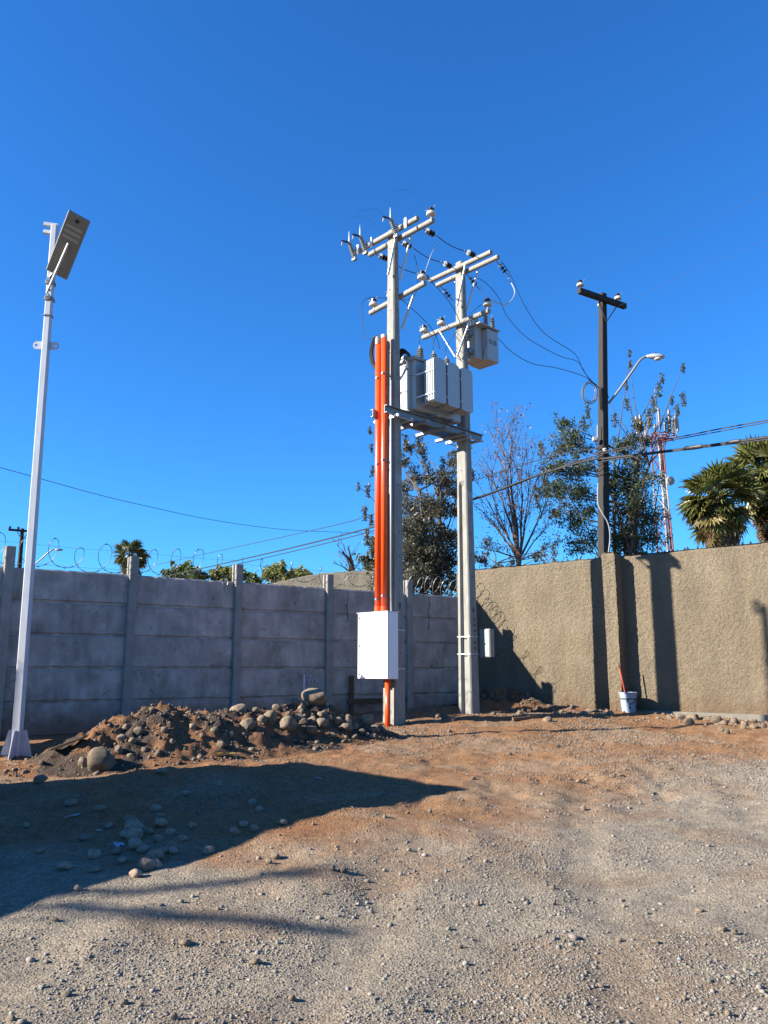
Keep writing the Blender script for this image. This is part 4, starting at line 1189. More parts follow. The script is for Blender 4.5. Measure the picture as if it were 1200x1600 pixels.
# --- small pale box on the far pole
sb = thing('small_box', 'small pale meter box strapped to the further concrete pole', 'box', (P2.x, P2.y, 0), HANG)
zt_, zb_ = at(755, 983, P2.y).z, at(755, 1027, P2.y).z
MB().box((0.285, 0.22, (zt_ + zb_) / 2), (0.25, 0.13, zt_ - zb_)).build('case', mat('pale_box', (0.46, 0.47, 0.45), 0.5, var=0.05), sb, bevel=0.006)
MB().box((0.285, 0.150, (zt_ + zb_) / 2), (0.22, 0.008, zt_ - zb_ - 0.03)).build('lid', mat('pale_box', (0.46, 0.47, 0.45)), sb, bevel=0.003)
MB().box((0.08, 0.17, (zt_ + zb_) / 2), (0.18, 0.03, 0.05)).build('bracket', M_galvd, sb)

# --- orange conduits
def conduit(x, y, z0, z1, r, label, cap, bands):
    e = thing('orange_conduit', label, 'conduit', (P1.x, P1.y, 0), HANG)
    MB().tube([(x, y, z0), (x, y, z1)], r, 24).build('pipe', M_orange, e, smooth=True).data.polygons[-1].use_smooth = False
    if cap == 'head':
        MB().lathe([(r * 1.08, 0), (r * 1.12, 0.03), (r * 1.12, 0.10), (r * 0.9, 0.14), (r * 0.5, 0.16)], (x, y, z1 - 0.01), n=18).build('weather_head', M_galvd, e)
    elif cap == 'ring':
        MB().lathe([(r * 1.03, 0), (r * 1.05, 0.06), (r * 0.86, 0.061), (r * 0.86, 0.02)], (x, y, z1 - 0.02), n=20).build('end_ring', M_porcw, e)
    if z0 > 1.5:
        MB().lathe([(r * 1.0, 0), (r * 1.12, 0.005), (r * 1.12, 0.10), (r * 1.0, 0.11)], (x, y, z0), n=20).build('coupling', M_orange, e)
    for zz in bands:
        mb = MB(); n = 20
        mb.lathe([(r * 1.01, -0.012), (r * 1.06, -0.012), (r * 1.06, 0.012), (r * 1.01, 0.012)], (x, y, zz), n=n)
        mb.build('band', M_galvd, e)
        MB().box((x + r * 0.4, y - r * 1.05, zz), (0.03, 0.03, 0.03)).build('band_bolt', M_galvd, e)
        MB().bar((x, y + r, zz), (x, -0.09, zz), 0.03, 0.012).build('standoff', M_galvd, e)
    return e
ZO1 = at(590, 529, P1.y - 0.3).z; ZO2 = at(600, 522, P1.y - 0.3).z
bz = [zpx(v, P1.y - 0.3) for v in (580, 716, 930)]
conduit(-0.155, -0.235, ZCt + 0.012, ZO1, 0.056, 'left orange plastic conduit with a metal weather head on the pole', 'head', [b - 0.05 for b in bz])
conduit(0.0, -0.235, ZCt + 0.012, ZO2, 0.056, 'right orange plastic conduit with a pale open end on the pole', 'ring', bz)
conduit(0.10, -0.25, P1.z - 0.25, ZCb - 0.003, 0.047, 'short orange conduit from the cabinet bottom into the ground', None, [])
g = thing('grey_conduit', 'thin grey steel conduit beside the orange pipes', 'conduit', (P1.x, P1.y, 0), HANG)
MB().tube([(0.105, -0.17, ZCt), (0.105, -0.165, zpx(600, P1.y))], 0.020, 10).build('pipe', M_galv, g, smooth=True)
# --- black cables leaving the weather head and reaching the transformer
e = tag(MB().build('cable_bundle', M_black) if False else thing('cable_bundle', 'thick black cables looping from the weather head behind the pole to the transformer', 'cable', (P1.x, P1.y, 0), HANG), 'thick black cables looping from the weather head behind the pole to the transformer', 'cable')
def smooth_path(pts, n=10):
    pts = [Vector(p) for p in pts]; out = []
    for i in range(len(pts) - 1):
        p0 = pts[max(i - 1, 0)]; p1 = pts[i]; p2 = pts[i + 1]; p3 = pts[min(i + 2, len(pts) - 1)]
        for k in range(n):
            t = k / n
            out.append(0.5 * ((2 * p1) + (p2 - p0) * t + (2 * p0 - 5 * p1 + 4 * p2 - p3) * t * t + (-p0 + 3 * p1 - 3 * p2 + p3) * t ** 3))
    out.append(pts[-1]); return out
for k in range(3):
    o_ = 0.026 * k
    pth = smooth_path([(-0.145, -0.235, ZO1 + 0.12), (-0.26 - o_, -0.19, ZO1 + 0.19), (-0.48 - o_ * 1.2, -0.08, ZO1 + 0.02), (-0.52 - o_, 0.0, ZO1 - 0.20), (-0.40, 0.10, ZO1 - 0.36 - o_),
                       (-0.18, 0.17 + o_, ZO1 - 0.33 - 0.02 * k), (0.0, 0.19 + o_, T0 + TH + 0.17 - 0.03 * k), (0.13, 0.27 + o_ * 0.5, T0 + TH + 0.085 - 0.012 * k), (0.0, 0.42, T0 + TH + 0.075 + o_ * 0.3), (-0.40, 0.55 + 0.3 * k, T0 + TH + 0.17)])
    MB().tube(pth, 0.021, 8).build('cable', M_black, e, smooth=True)

# --- conductors with strain insulators between the pole tops
def strain(par, p, q):
    """three dark discs on the line between p and q"""
    p = Vector(p); q = Vector(q); d = (q - p).normalized()
    o = MB().tube([p, q], 0.010, 6).build('strain_insulator', M_galvd, par)
    for i in range(3):
        c = p + d * ((q - p).length * (0.32 + 0.17 * i))
        MB().lathe([(0.018, -0.03), (0.03, -0.02), (0.058, -0.012), (0.060, 0.0), (0.04, 0.006), (0.022, 0.02)], c, d, 12).build('disc', M_porcb if i != 0 else M_porc, o)  # first disc is paler: the sun catching it is put into its colour
    return o
def sag(p, q, s, n=14):
    p = Vector(p); q = Vector(q)
    return [p.lerp(q, i / n) - Vector((0, 0, 4 * s * (i / n) * (1 - i / n))) for i in range(n + 1)]
names = ['nearest', 'middle', 'furthest']
for i, x in enumerate((0.62, 0.0, -0.66)):
    a = hl(x, yB + 0.05, ZA1 - 0.02); b = hl(x, -h2 - 0.11, ZA2 - 0.02, P2)
    d = (b - a).normalized()
    e = tag(bpy.data.objects.new('conductor', None), names[i] + ' span conductor with disc insulators between the twin pole tops', 'power line')
    C.objects.link(e); e.location = a
    def L_(p): return Vector(p) - a
    strain(e, L_(a), L_(a + d * 0.42)); strain(e, L_(b - d * 0.42), L_(b))
    MB().tube([L_(p) for p in sag(a + d * 0.4, b - d * 0.4, 0.05)], 0.009, 6).build('wire', M_wire, e)
# jumpers and leads
def lead(pts, r, label, m=M_wire, name='jumper_wire', cat='wire'):
    pts = [Vector(p) for p in pts]
    o0 = pts[0].copy()
    mb = MB(); mb.tube([p - o0 for p in smooth_path(pts, 8)], r, 6)
    o = mb.build(name, m); o.location = o0
    return tag(o, label, cat)
lead([hl(0.62, yB + 0.45, ZA1 - 0.15), hl(0.66, 0.35, ZA1 - 0.5), hl(0.45, 0.35, ZC1 + 0.35), hl(0.63, h1 + 0.06, ZC1 + 0.30)], 0.006, 'thin jumper from the top conductor down to the middle crossarm of the nearer pole', M_galv)
lead([hl(0.0, yB + 0.45, ZA1 - 0.12), hl(0.12, 0.55, ZA1 - 0.6), hl(-0.1, 0.6, ZC1 + 0.2), hl(-0.66, h1 + 0.06, ZC1 + 0.27)], 0.006, 'thin jumper crossing behind the nearer pole to its left pin insulator', M_wire)
lead([hl(0.63, h1 + 0.07, ZC1 + 0.30), hl(0.8, 0.8, ZC1 - 0.25), hl(0.5, 1.5, ZC1 - 0.75), hl(-0.42, -h2 - 0.07, ZC2 + 0.27, P2)], 0.006, 'thin lead drooping from the nearer pole to the second pin on the further arm')
lead([hl(-0.2, h1 + 0.07, ZC1 + 0.25), hl(0.1, 0.9, ZC1 - 0.35), hl(-0.2, 1.5, ZC1 - 0.55), hl(-0.92, -h2 - 0.07, ZC2 + 0.27, P2)], 0.006, 'thin lead drooping from the nearer pole to the left pin on the further arm')
lead([hl(-0.66, h1 + 0.07, ZC1 + 0.27), hl(-0.75, -0.1, ZC1 + 0.1), hl(-0.5, -0.25, ZO1 + 0.25), hl(-0.17, -0.235, ZO1 + 0.16)], 0.006, 'thin wire curving from the left pin insulator to the weather head')
for i, (x, y, pin) in enumerate(((0.1, 0.62, -0.92), (0.1, 1.0, -0.42), (0.1, 1.38, 0.80))):
    lead([hl(pin, -h2 - 0.07, ZC2 + 0.22, P2), hl(pin * 0.6, -0.35, ZC2 - 0.05, P2), hl(x, y, T0 + TH + 0.55), hl(x, y, T0 + TH + 0.36)], 0.005,
         ['thin lead from the arm to the left transformer bushing', 'thin lead from the arm to the middle transformer bushing', 'thin lead from the arm to the right transformer bushing'][i])
lead([hl(0.80, -h2 - 0.07, ZC2 + 0.27, P2), hl(0.98, 0.2, ZC2 + 0.2, P2), hl(1.0, 0.5, ZC2 + 0.55, P2), hl(0.80, 0.55, ZA2 - 0.25, P2)], 0.011, 'stiff pale jumper bowing out to the right of the further pole', M_galv)
lead([hl(0.1, 0.5, ZA2 - 0.2, P2), hl(0.2, 0.7, ZA2 - 0.6, P2), hl(0.22, 0.52, Z0m + Hm + 0.6, P2), hl(0.22, 0.52, Z0m + Hm + 0.36, P2)], 0.006, 'thin jumper from the further arm down to the metering transformer', M_galv)
for i, xx_ in enumerate((-0.86, -0.52, 0.36)):
    lead([hl(xx_ - 0.03, -0.4, ZA1 + 0.30), hl(xx_ - 0.0, -0.42, ZA1 + 0.55), hl(xx_ + 0.25, -0.2, ZA1 + 0.62), hl(xx_ + 0.45, 0.05, ZA1 + 0.30)], 0.0022,
         ['thin loose wire curling above the leftmost fuse', 'thin loose wire curling above the second fuse', 'thin loose wire curling above the right fuse'][i])

# ------------------------------------------------------------------ dark wooden pole behind the wall
Y3 = 17.9
b3 = at(943.5, 880, Y3); t3 = at(941.5, 459, Y3)
d3 = (t3 - b3) / (t3.z - b3.z)
g3 = float(ground_z(b3.x, Y3)); base3 = b3 + d3 * (g3 - b3.z)
dp = thing('wooden_pole', 'dark weathered utility pole with a single crossarm behind the stucco wall', 'utility pole', base3, 0)
def L3_(p): return Vector(p) - base3
MB().bar(L3_(base3 - d3 * 0.3), L3_(t3), 0.235, 0.235, up=(0.875, 0.485, 0), w2=0.145, h2=0.145).build('shaft', M_dpole, dp, bevel=0.01)
ad_ = Vector((math.cos(math.radians(32)), math.sin(math.radians(32)), 0)); nd_ = Vector((ad_.y, -ad_.x, 0))
ac = at(941, 472, Y3) + nd_ * 0.13
a0 = ac - ad_ * 0.92; a1 = ac + ad_ * 0.66
arm3 = MB().bar(L3_(a0), L3_(a1), 0.11, 0.13).build('crossarm', M_dpole, dp, bevel=0.008)
for s in (-1, 1):
    MB().bar(L3_(ac + ad_ * 0.38 * s + nd_ * 0.06), L3_(ac - Vector((0, 0, 0.55)) - nd_ * 0.04), 0.012, 0.03, up=(nd_.x, nd_.y, 0)).build('brace', M_dark, dp)
for k in (-0.86, 0.42): pin_insulator(arm3, *L3_(ac + ad_ * k + Vector((0, 0, 0.065))), 0.95)
pin_insulator(dp, *L3_(at(945, 478, Y3) - nd_ * 0.14), 0.8)
# street lamp arm
la = MB()
lp = smooth_path([L3_(at(951, 630, Y3)), L3_(at(966, 611, Y3 - 0.05)), L3_(at(988, 580, Y3 - 0.15)), L3_(at(1001, 562, Y3 - 0.2)), L3_(at(1012, 556, Y3 - 0.25))], 6)
la.tube(lp, 0.028, 10).build('lamp_arm', M_galvd, dp, smooth=True)
hc = L3_(at(1025, 557.5, Y3 - 0.3))
lh = MB(); dirL = (L3_(at(1038, 560, Y3 - 0.35)) - L3_(at(1010, 556, Y3 - 0.25))).normalized()
lh.lathe([(0.035, -0.22), (0.05, -0.17), (0.085, -0.10), (0.10, 0.0), (0.095, 0.10), (0.06, 0.18), (0.01, 0.21)], hc, dirL, 14)
for i, v in enumerate(lh.v):
    dz = v[2] - hc.z
    if dz > 0: lh.v[i] = (v[0], v[1], hc.z + dz * 0.75)
    else: lh.v[i] = (v[0], v[1], hc.z + dz * 0.55)
lamp_o = lh.build('lamp_head', M_galv, dp, smooth=True)
MB().lathe([(0.075, -0.065), (0.085, -0.05), (0.08, -0.03), (0.02, -0.02)], hc + dirL * 0.04, (0, 0, 1), 14).build('lamp_glass', M_porcw, lamp_o)
MB().lathe([(0.02, 0.07), (0.022, 0.10), (0.005, 0.11)], hc, (0, 0, 1), 8).build('photocell', M_dark, lamp_o)
# coil of cable, small box, bands
def ring_pts(c, r1, r2, n=22, ax=(1, 0, 0), up=(0, 0, 1)):
    ax = Vector(ax); up = Vector(up)
    return [c + ax * (r1 * math.cos(2 * math.pi * i / n)) + up * (r2 * math.sin(2 * math.pi * i / n)) for i in range(n + 1)]
cc_ = at(922, 613, Y3 - 0.15)
mb = MB()
for k in range(5):
    mb.tube(ring_pts(L3_(cc_) + Vector((random.uniform(-.04, .04), random.uniform(-.05, .05), random.uniform(-.04, .04))), 0.19 + random.uniform(-.03, .03), 0.25 + random.uniform(-.03, .03), ax=(0.9, 0.3, 0.2)), 0.008, 5)
mb.build('cable_coil', mat('coil_sheath', (0.28, 0.29, 0.31), 0.4), dp)
MB().box(L3_(at(929, 686, Y3 - 0.1)), (0.10, 0.10, 0.09)).build('junction_box', M_galv, dp, bevel=0.008)
MB().tube([L3_(at(933.5, 664, Y3 - 0.1)), L3_(at(933.5, 690, Y3 - 0.1))], 0.012, 6).build('riser', M_galv, dp)
mb = MB()
for yv in (700, 706, 712, 717, 725, 733, 742):
    c = L3_(at(942, yv, Y3)); c.z = c.z
    pts = [c + Vector((math.cos(a) * 0.165, math.sin(a) * 0.165, random.uniform(-.02, .02))) for a in np.linspace(0, 6.283, 17)]
    mb.tube(pts, 0.010, 5)
mb.build('cable_bands', M_wire, dp)
mb = MB(); mb.tube(smooth_path([L3_(at(934.5, 755, Y3 - 0.16)), L3_(at(934, 785, Y3 - 0.17)), L3_(at(940, 800, Y3 - 0.2)), L3_(at(950, 818, Y3 - 0.2)), L3_(at(953, 840, Y3 - 0.17)), L3_(at(950, 868, Y3 - 0.16))]), 0.011, 6)
mb.build('ground_lead', M_galv, dp)
MB().lathe([(0.045, -0.05), (0.055, -0.03), (0.03, 0), (0.055, 0.03), (0.045, 0.05)], L3_(at(945, 704, Y3 - 0.2)), (0, 0, 1), 12).build('spool_insulator', M_porcw, dp)

def wire_px(pts, r, label, m=M_wire, name='overhead_cable', n=6):
    """pts: (px,py,Y) - a straight run in space keeps 1/Y linear along it"""
    P = [at(*p) for p in pts]
    return lead(P, r, label, m, name, 'overhead cable')
# three slack service wires from the further pole to the dark pole
def slack(pts, label, r=0.007):
    k = len(pts); out = []
    for i, (px, py) in enumerate(pts):
        t = i / (k - 1)
        out.append((px, py, 1 / ((1 - t) / 16.0 + t / (Y3 - 0.1))))
    return wire_px(out, r, label)
slack([(783, 408), (797, 428), (820, 478), (850, 520), (897, 552), (911, 578), (925, 597), (937, 606)], 'upper slack wire from the further pole top to the dark pole')
slack([(746, 434), (760, 443), (779, 465), (793, 495), (824, 528), (874, 556), (902, 565), (918, 588), (936, 606)], 'middle slack wire bowing from the further pole to the dark pole')
slack([(774, 524), (800, 550), (832, 568), (870, 575), (910, 587), (926, 598), (936, 606)], 'lower slack wire from the metering transformer to the dark pole')
for (x, lab) in ((0.80, 'near'), (0.02, 'middle'), (-0.72, 'far')):
    a = hl(x, h2 + 0.10, ZA2 - 0.02, P2); b = a + Vector((0.34, 0.22, -0.30)).normalized() * 0.44
    e = tag(bpy.data.objects.new('strain_insulator_string', None), lab + ' disc insulator string hanging off the right side of the further pole top', 'insulator'); C.objects.link(e); e.location = a
    strain(e, Vector((0, 0, 0)), b - a)

def cable_line(pxpts, Ya, Yb, r, label, m=M_wire):
    """a run whose ends lie at forward distances Ya and Yb; 1/Y varies linearly with px"""
    x0 = pxpts[0][0]; x1 = pxpts[-1][0]
    P = [(px, py, 1 / ((1 / Ya) + (1 / Yb - 1 / Ya) * (px - x0) / (x1 - x0))) for px, py in pxpts]
    return wire_px(P, r, label, m)
cable_line([(936, 716), (900, 724), (830, 746), (740, 779), (585, 823), (430, 862), (240, 905)], Y3 - 0.1, 46, 0.024, 'thick communication cable running left from the dark pole behind the twin poles')
cable_line([(936, 711), (880, 728), (740, 781), (585, 829), (430, 868), (270, 904)], Y3 - 0.1, 44, 0.016, 'second communication cable just below the thick one running left')
cable_line([(936, 700), (830, 722), (585, 803), (500, 826), (300, 870), (150, 904)], Y3 - 0.1, 60, 0.012, 'thin cable running left above the paired communication cables')
cable_line([(-20, 725), (60, 747), (150, 772), (230, 791), (330, 812), (440, 827), (545, 832), (640, 835)], 26, 52, 0.012, 'long sagging cable crossing the sky on the left')
b1_ = cable_line([(940, 717), (1024, 707), (1100, 697), (1220, 680)], Y3 - 0.2, 14.5, 0.026, 'thick cable bundle running right from the dark pole')
cable_line([(940, 721), (1000, 712), (1060, 704), (1220, 684)], Y3 - 0.2, 14.5, 0.014, 'thin cable under the thick bundle running right')
cable_line([(940, 706), (1060, 683), (1130, 669), (1220, 653)], Y3 - 0.2, 14.5, 0.013, 'upper cable of the right-hand pair above the palms')
cable_line([(940, 709), (1060, 686), (1130, 673), (1220, 656)], Y3 - 0.2, 14.5, 0.010, 'lower cable of the right-hand pair above the palms')
for px0, px1, lab in ((1066, 1100, 'left black splice sleeve on the thick cable bundle'), (1138, 1158, 'right black splice sleeve on the thick cable bundle')):
    def Yc(px): return 1 / ((1 / (Y3 - 0.2)) + (1 / 14.5 - 1 / (Y3 - 0.2)) * (px - 940) / 280)
    def yc(px): return 707 - (px - 1024) * (10 / 76) if px < 1100 else 697 - (px - 1100) * 17 / 120
    p = at(px0, yc(px0), Yc(px0)); q = at(px1, yc(px1), Yc(px1))
    o = MB().tube([p - p, (q - p) * 0.12, (q - p) * 0.5, (q - p) * 0.88, q - p], [0.028, 0.042, 0.048, 0.042, 0.028], 10).build('splice_sleeve', M_black); o.location = p
    tag(o, lab, 'cable sleeve')
cable_line([(28, 825), (250, 752), (420, 688), (560, 622), (740, 526), (901, 440.5), (1020, 382), (1220, 292)], 52, 14.2, 0.0024, 'faint high wire over the left insulator of the dark pole', M_wireg)
cable_line([(52, 829), (250, 766), (420, 708), (580, 640), (760, 558), (966, 478), (1080, 425), (1220, 365)], 52, 15.0, 0.0024, 'faint high wire over the right insulator of the dark pole', M_wireg)

# ------------------------------------------------------------------ solar street lamp
sx_, sy_ = -5.03, 11.05
sb_ = at(25, 1177, sy_); sx_ = sb_.x; gz = sb_.z
stop = at(86, 352, sy_)
def solar_lamp(label, loc, rz):
    e = thing('solar_street_lamp', label, 'street lamp', loc, rz)
    H = stop.z - gz
    w0, w1 = 0.118, 0.090
    lean = Vector((stop.x - sx_, 0, 0)) * 1.0
    tp = Vector((lean.x, 0, H))
    mb = MB(); mb.bar((0, 0, -0.1), tp, w0, w0, up=(0, 1, 0), w2=w1, h2=w1); mb.build('pole', M_whitep, e, bevel=0.012)
    def up(t): return Vector((lean.x * t, 0, H * t))
    # base gussets
    for i in range(4):
        a = i * math.pi / 2
        dx, dy = math.cos(a), math.sin(a)
        g = MB(); s = 0.006
        p0 = Vector((dx * 0.055, dy * 0.055, -0.06)); p1 = Vector((dx * 0.22, dy * 0.22, -0.06)); p2 = Vector((dx * 0.12, dy * 0.12, 0.30)); p3 = Vector((dx * 0.055, dy * 0.055, 0.30))
        n = Vector((-dy, dx, 0)) * s
        g.add([p0 - n, p1 - n, p2 - n, p3 - n, p0 + n, p1 + n, p2 + n, p3 + n], [(3, 2, 1, 0), (4, 5, 6, 7), (0, 1, 5, 4), (1, 2, 6, 5), (2, 3, 7, 6), (3, 0, 4, 7)])
        g.build('gusset', M_whitep, e)
    MB().box((0, 0, -0.13), (0.46, 0.46, 0.03)).build('base_plate', M_whitep, e)
    # lug plates with oval holes
    t_l = (at(75, 540, sy_).z - gz) / H
    for s in (1, -1):
        c = up(t_l) + Vector((s * 0.115, 0, -0.005 * s))
        mb = MB(); ring = []; hole = []
        n = 20
        for i in range(n):
            a = 2 * math.pi * i / n
            ex = 0.045 if math.cos(a) * s > 0 else 0.075
            ring.append((c.x + math.cos(a) * 0.06 + (0.02 * s if math.cos(a) * s > 0 else -0.03 * s), c.z + math.sin(a) * 0.062))
            hole.append((c.x + 0.03 * s + math.cos(a) * 0.026, c.z + math.sin(a) * 0.019))
        vs = [(u, -0.006, v) for u, v in ring] + [(u, -0.006, v) for u, v in hole] + [(u, 0.006, v) for u, v in ring] + [(u, 0.006, v) for u, v in hole]
        fs = []
        for i in range(n):
            j = (i + 1) % n
            fs += [(i, j, n + j, n + i), (2 * n + j, 2 * n + i, 3 * n + i, 3 * n + j), (j, i, 2 * n + i, 2 * n + j), (n + i, n + j, 3 * n + j, 3 * n + i)]
        mb.add(vs, fs).build('lug_plate', M_whitep, e)
    # two flag brackets near the top
    for yv in (346, 358):
        t = (at(80, yv + 3, sy_).z - gz) / H; c = up(t)
        MB().bar(c + Vector((0.02, 0.08, 0.0)), c + Vector((-0.20, 0.08, 0.035)), 0.06, 0.055).build('flag_bracket', M_whitep, e, bevel=0.004)
    # luminaire: flat box seen from below, tilted up to the right, on two clamps with a strut
    lum_c = at(106, 384, sy_ - 0.46) - Vector((sx_, sy_, gz))
    ulong = (at(122, 336, sy_ - 0.78) - at(86, 428, sy_ - 0.13)).normalized()
    side0 = Vector((1.0, 0.30, -0.22)); side = (side0 - ulong * side0.dot(ulong)).normalized()
    nrm = ulong.cross(side).normalized()
    if nrm.z > 0: nrm = -nrm                       # nrm points down to the ground
    Llen = (at(122, 336, sy_ - 0.78) - at(86, 428, sy_ - 0.13)).length
    R = Matrix((side, ulong, -nrm)).transposed()
    if R.determinant() < 0: R = Matrix((-side, ulong, -nrm)).transposed()
    W = 0.315
    hb = MB(); hb.box(lum_c, (W, Llen, 0.045), R); lum = hb.build('luminaire', M_lum, e, bevel=0.010)
    pb = MB(); pb.box(lum_c - nrm * 0.028, (W - 0.02, Llen - 0.02, 0.008), R); pb.build('solar_panel', mat('solar_panel_glass', (0.01, 0.015, 0.05), 0.1), lum)
    for i in range(3):
        c = lum_c + ulong * (Llen * (0.30 - 0.085 * i)) + nrm * 0.0245
        MB().box(c, (W * 0.74, Llen * 0.042, 0.006), R).build('led_strip', M_led, lum)
    MB().lathe([(0.028, 0), (0.028, 0.01), (0.01, 0.014)], lum_c + ulong * (Llen * 0.415) + nrm * 0.022, nrm, 14).build('sensor', M_black, lum)
    # support strut from pole clamp to the middle of the housing
    tb = up((at(85, 465, sy_).z - gz) / H)
    foot = tb + Vector((0.03, -0.17, 0))
    MB().tube([foot, lum_c + ulong * (Llen * 0.06) + nrm * 0.04], 0.017, 8).build('strut', M_galv, e)
    MB().bar(up((at(85, 440, sy_).z - gz) / H) + Vector((0.02, -0.10, 0)), lum_c - ulong * (Llen * 0.35) + nrm * 0.03, 0.05, 0.03).build('hinge_arm', M_lum, e)
    for yv in (443, 468, 494):
        t = (at(85, yv, sy_).z - gz) / H; c = up(t)
        k = 1.0 if yv != 494 else 0.3
        mb = MB(); mb.box(c, (0.118, 0.122, 0.055 * k + 0.01)); mb.build('clamp', M_lum if k == 1 else M_galvd, e, bevel=0.006)
        if k == 1:
            MB().bar(c + Vector((0.02, -0.05, 0)), c + Vector((0.03, -0.17, 0)), 0.045, 0.05).build('clamp_ear', M_galv, e)
    MB().tube([up((at(85, 455, sy_).z - gz) / H) + Vector((0, -0.062, 0)), up((at(85, 455, sy_).z - gz) / H) + Vector((0, -0.05, 0))], 0.018, 10).build('cable_hole', M_dark, e)
    return e
solar_lamp('tall white solar street lamp standing in front of the slab fence', (sx_, sy_, gz), 0)
_L = (stop.z - gz) / math.tan(SUN_EL)
solar_lamp('second white solar street lamp standing left outside the picture', (-0.15 - _L * math.cos(SUN_AZ), 5.82 - _L * math.sin(SUN_AZ), 0.05), 0)

# ------------------------------------------------------------------ bucket, planks, litter
bk_x, bk_y = hit(983, 1112)
bz_ = float(surf_z(bk_x, bk_y))
bk = thing('paint_bucket', 'dirty blue-white plastic bucket beside the wall buttress', 'bucket', (bk_x, bk_y, bz_), 0.3)
M_bucket = mat('bucket_plastic', (0.42, 0.50, 0.66), 0.5, scale=9, col2=(0.55, 0.62, 0.76))
MB().lathe([(0.125, 0), (0.16, 0.35), (0.172, 0.352), (0.172, 0.375), (0.152, 0.375), (0.118, 0.03), (0.01, 0.03)], (0, 0, -0.02), n=28).build('shell', M_bucket, bk, smooth=False)
MB().lathe([(0.150, 0.245), (0.158, 0.247), (0.160, 0.262), (0.153, 0.265)], (0, 0, -0.02), n=28).build('rib', M_ink, bk)
mb = MB()
for i in range(9):
    a = -1.57 + random.uniform(-0.9, 0.9); z = random.uniform(0.04, 0.2); rr_ = 0.125 + 0.1 * z + 0.004
    mb.bar((math.cos(a) * rr_, math.sin(a) * rr_, z), (math.cos(a + .12) * rr_, math.sin(a + .12) * rr_, z + random.uniform(.01, .06)), 0.03, 0.004, up=(math.cos(a), math.sin(a), 0))
o = mb.build('dried_splash', M_ink, bk); o['kind'] = 'stuff'
tl = thing('tool_handle', 'thin red-orange tool handle sticking up out of the bucket', 'tool', (bk_x, bk_y, bz_), 0)
MB().tube([(0.06, 0.0, 0.02), (-0.05, 0.03, 0.36), (-0.115, 0.05, 0.80)], 0.013, 8).build('handle', mat('red_handle', (0.80, 0.10, 0.05), 0.5), tl)
MB().tube([(-0.115, 0.05, 0.80), (-0.13, 0.055, 0.90)], 0.012, 8).build('grip', mat('dark_red_grip', (0.25, 0.03, 0.03), 0.5), tl)

def plank(px0, py0, px1, py1, w, h, label, m=M_plank, dz=0.0, dz1=None):
    x0, y0 = hit(px0, py0); x1, y1 = hit(px1, py1)
    p = Vector((x0, y0, float(surf_z(x0, y0)) + h / 2 + dz)); q = Vector((x1, y1, float(surf_z(x1, y1)) + h / 2 + (dz if dz1 is None else dz1)))
    mid = (p + q) / 2; L = (q - p).length
    o = MB().box((0, 0, 0), (L, w, h)).build('plank', m, bevel=0.004)
    o.location = mid; o.rotation_euler = ((q - p).normalized()).to_track_quat('X', 'Z').to_euler()
    return tag(o, label, 'plank')
plank(800, 1126, 842, 1122, 0.10, 0.05, 'short sunlit wooden plank lying in front of the stucco wall stones')
plank(80, 1180, 132, 1160, 0.16, 0.03, 'grey board lying in shade at the left end of the earth heap', M_wood, 0.05)
# leaning wooden frame against the fence left of the cabinet
fr = thing('timber_stand', 'dark wooden frame leaning on the fence left of the cabinet', 'timber', (FA[0], FA[1], 0), FANG)
u0, z0_ = fence_local(541, 1062); u1, _ = fence_local(600, 1062)
MB().box((u0 + 0.05, -0.12, z0_ - 0.35), (0.09, 0.05, 0.85)).build('upright', M_wood, fr, bevel=0.004)
u_, z1_ = fence_local(560, 1095)
MB().box(((u0 + u1) / 2 + 0.2, -0.13, z1_), (u1 - u0 + 0.5, 0.04, 0.09)).build('rail', M_wood, fr, bevel=0.004)

def litter(px, py, w, l, col, label, name='litter'):
    x, y = hit(px, py); rs = random.Random(int(px * 7 + py))
    n = 5; vs = []; fs = []
    for i in range(n):
        for j in range(n):
            vs.append(((i / (n - 1) - 0.5) * l, (j / (n - 1) - 0.5) * w * rs.uniform(0.7, 1.1), rs.uniform(0, 0.35) * w))
    top = [(a, b, c + 0.003) for a, b, c in vs]
    for i in range(n - 1):
        for j in range(n - 1):
            a = i * n + j; fs.append((a, a + 1, a + n + 1, a + n)); fs.append((a + n * n, a + n + n * n, a + n + 1 + n * n, a + 1 + n * n))
    o = MB().add(vs + top, fs).build(name, mat('litter_' + '_'.join(str(int(c * 100)) for c in col), col, 0.6))
    o.location = (x, y, float(surf_z(x, y)) + 0.012); o.rotation_euler = (rs.uniform(-.2, .2), rs.uniform(-.2, .2), rs.uniform(-1, 1))
    return tag(o, label, 'litter')
litter(349, 1181, 0.07, 0.30, (0.75, 0.42, 0.08), 'crumpled yellow-orange wrapper on the sunlit soil')
litter(181, 1325, 0.07, 0.10, (0.62, 0.66, 0.78), 'small pale blue paper scrap in the foreground shadow')
litter(156, 1264, 0.04, 0.10, (0.55, 0.55, 0.52), 'grey scrap lying in the foreground shadow')
litter(112, 1278, 0.03, 0.16, (0.50, 0.52, 0.48), 'thin pale strip of litter in the foreground shadow')
litter(155, 1300, 0.03, 0.05, (0.6, 0.6, 0.6), 'tiny white scrap in the foreground shadow')
litter(462, 1159, 0.05, 0.06, (0.05, 0.40, 0.24), 'small green litter scrap below the rubble')
litter(20, 1196, 0.02, 0.20, (0.6, 0.52, 0.35), 'straw-coloured stick at the left edge', 'stick')
litter(497, 1219, 0.04, 0.06, (0.6, 0.6, 0.6), 'white scrap near the tip of the foreground shadow')

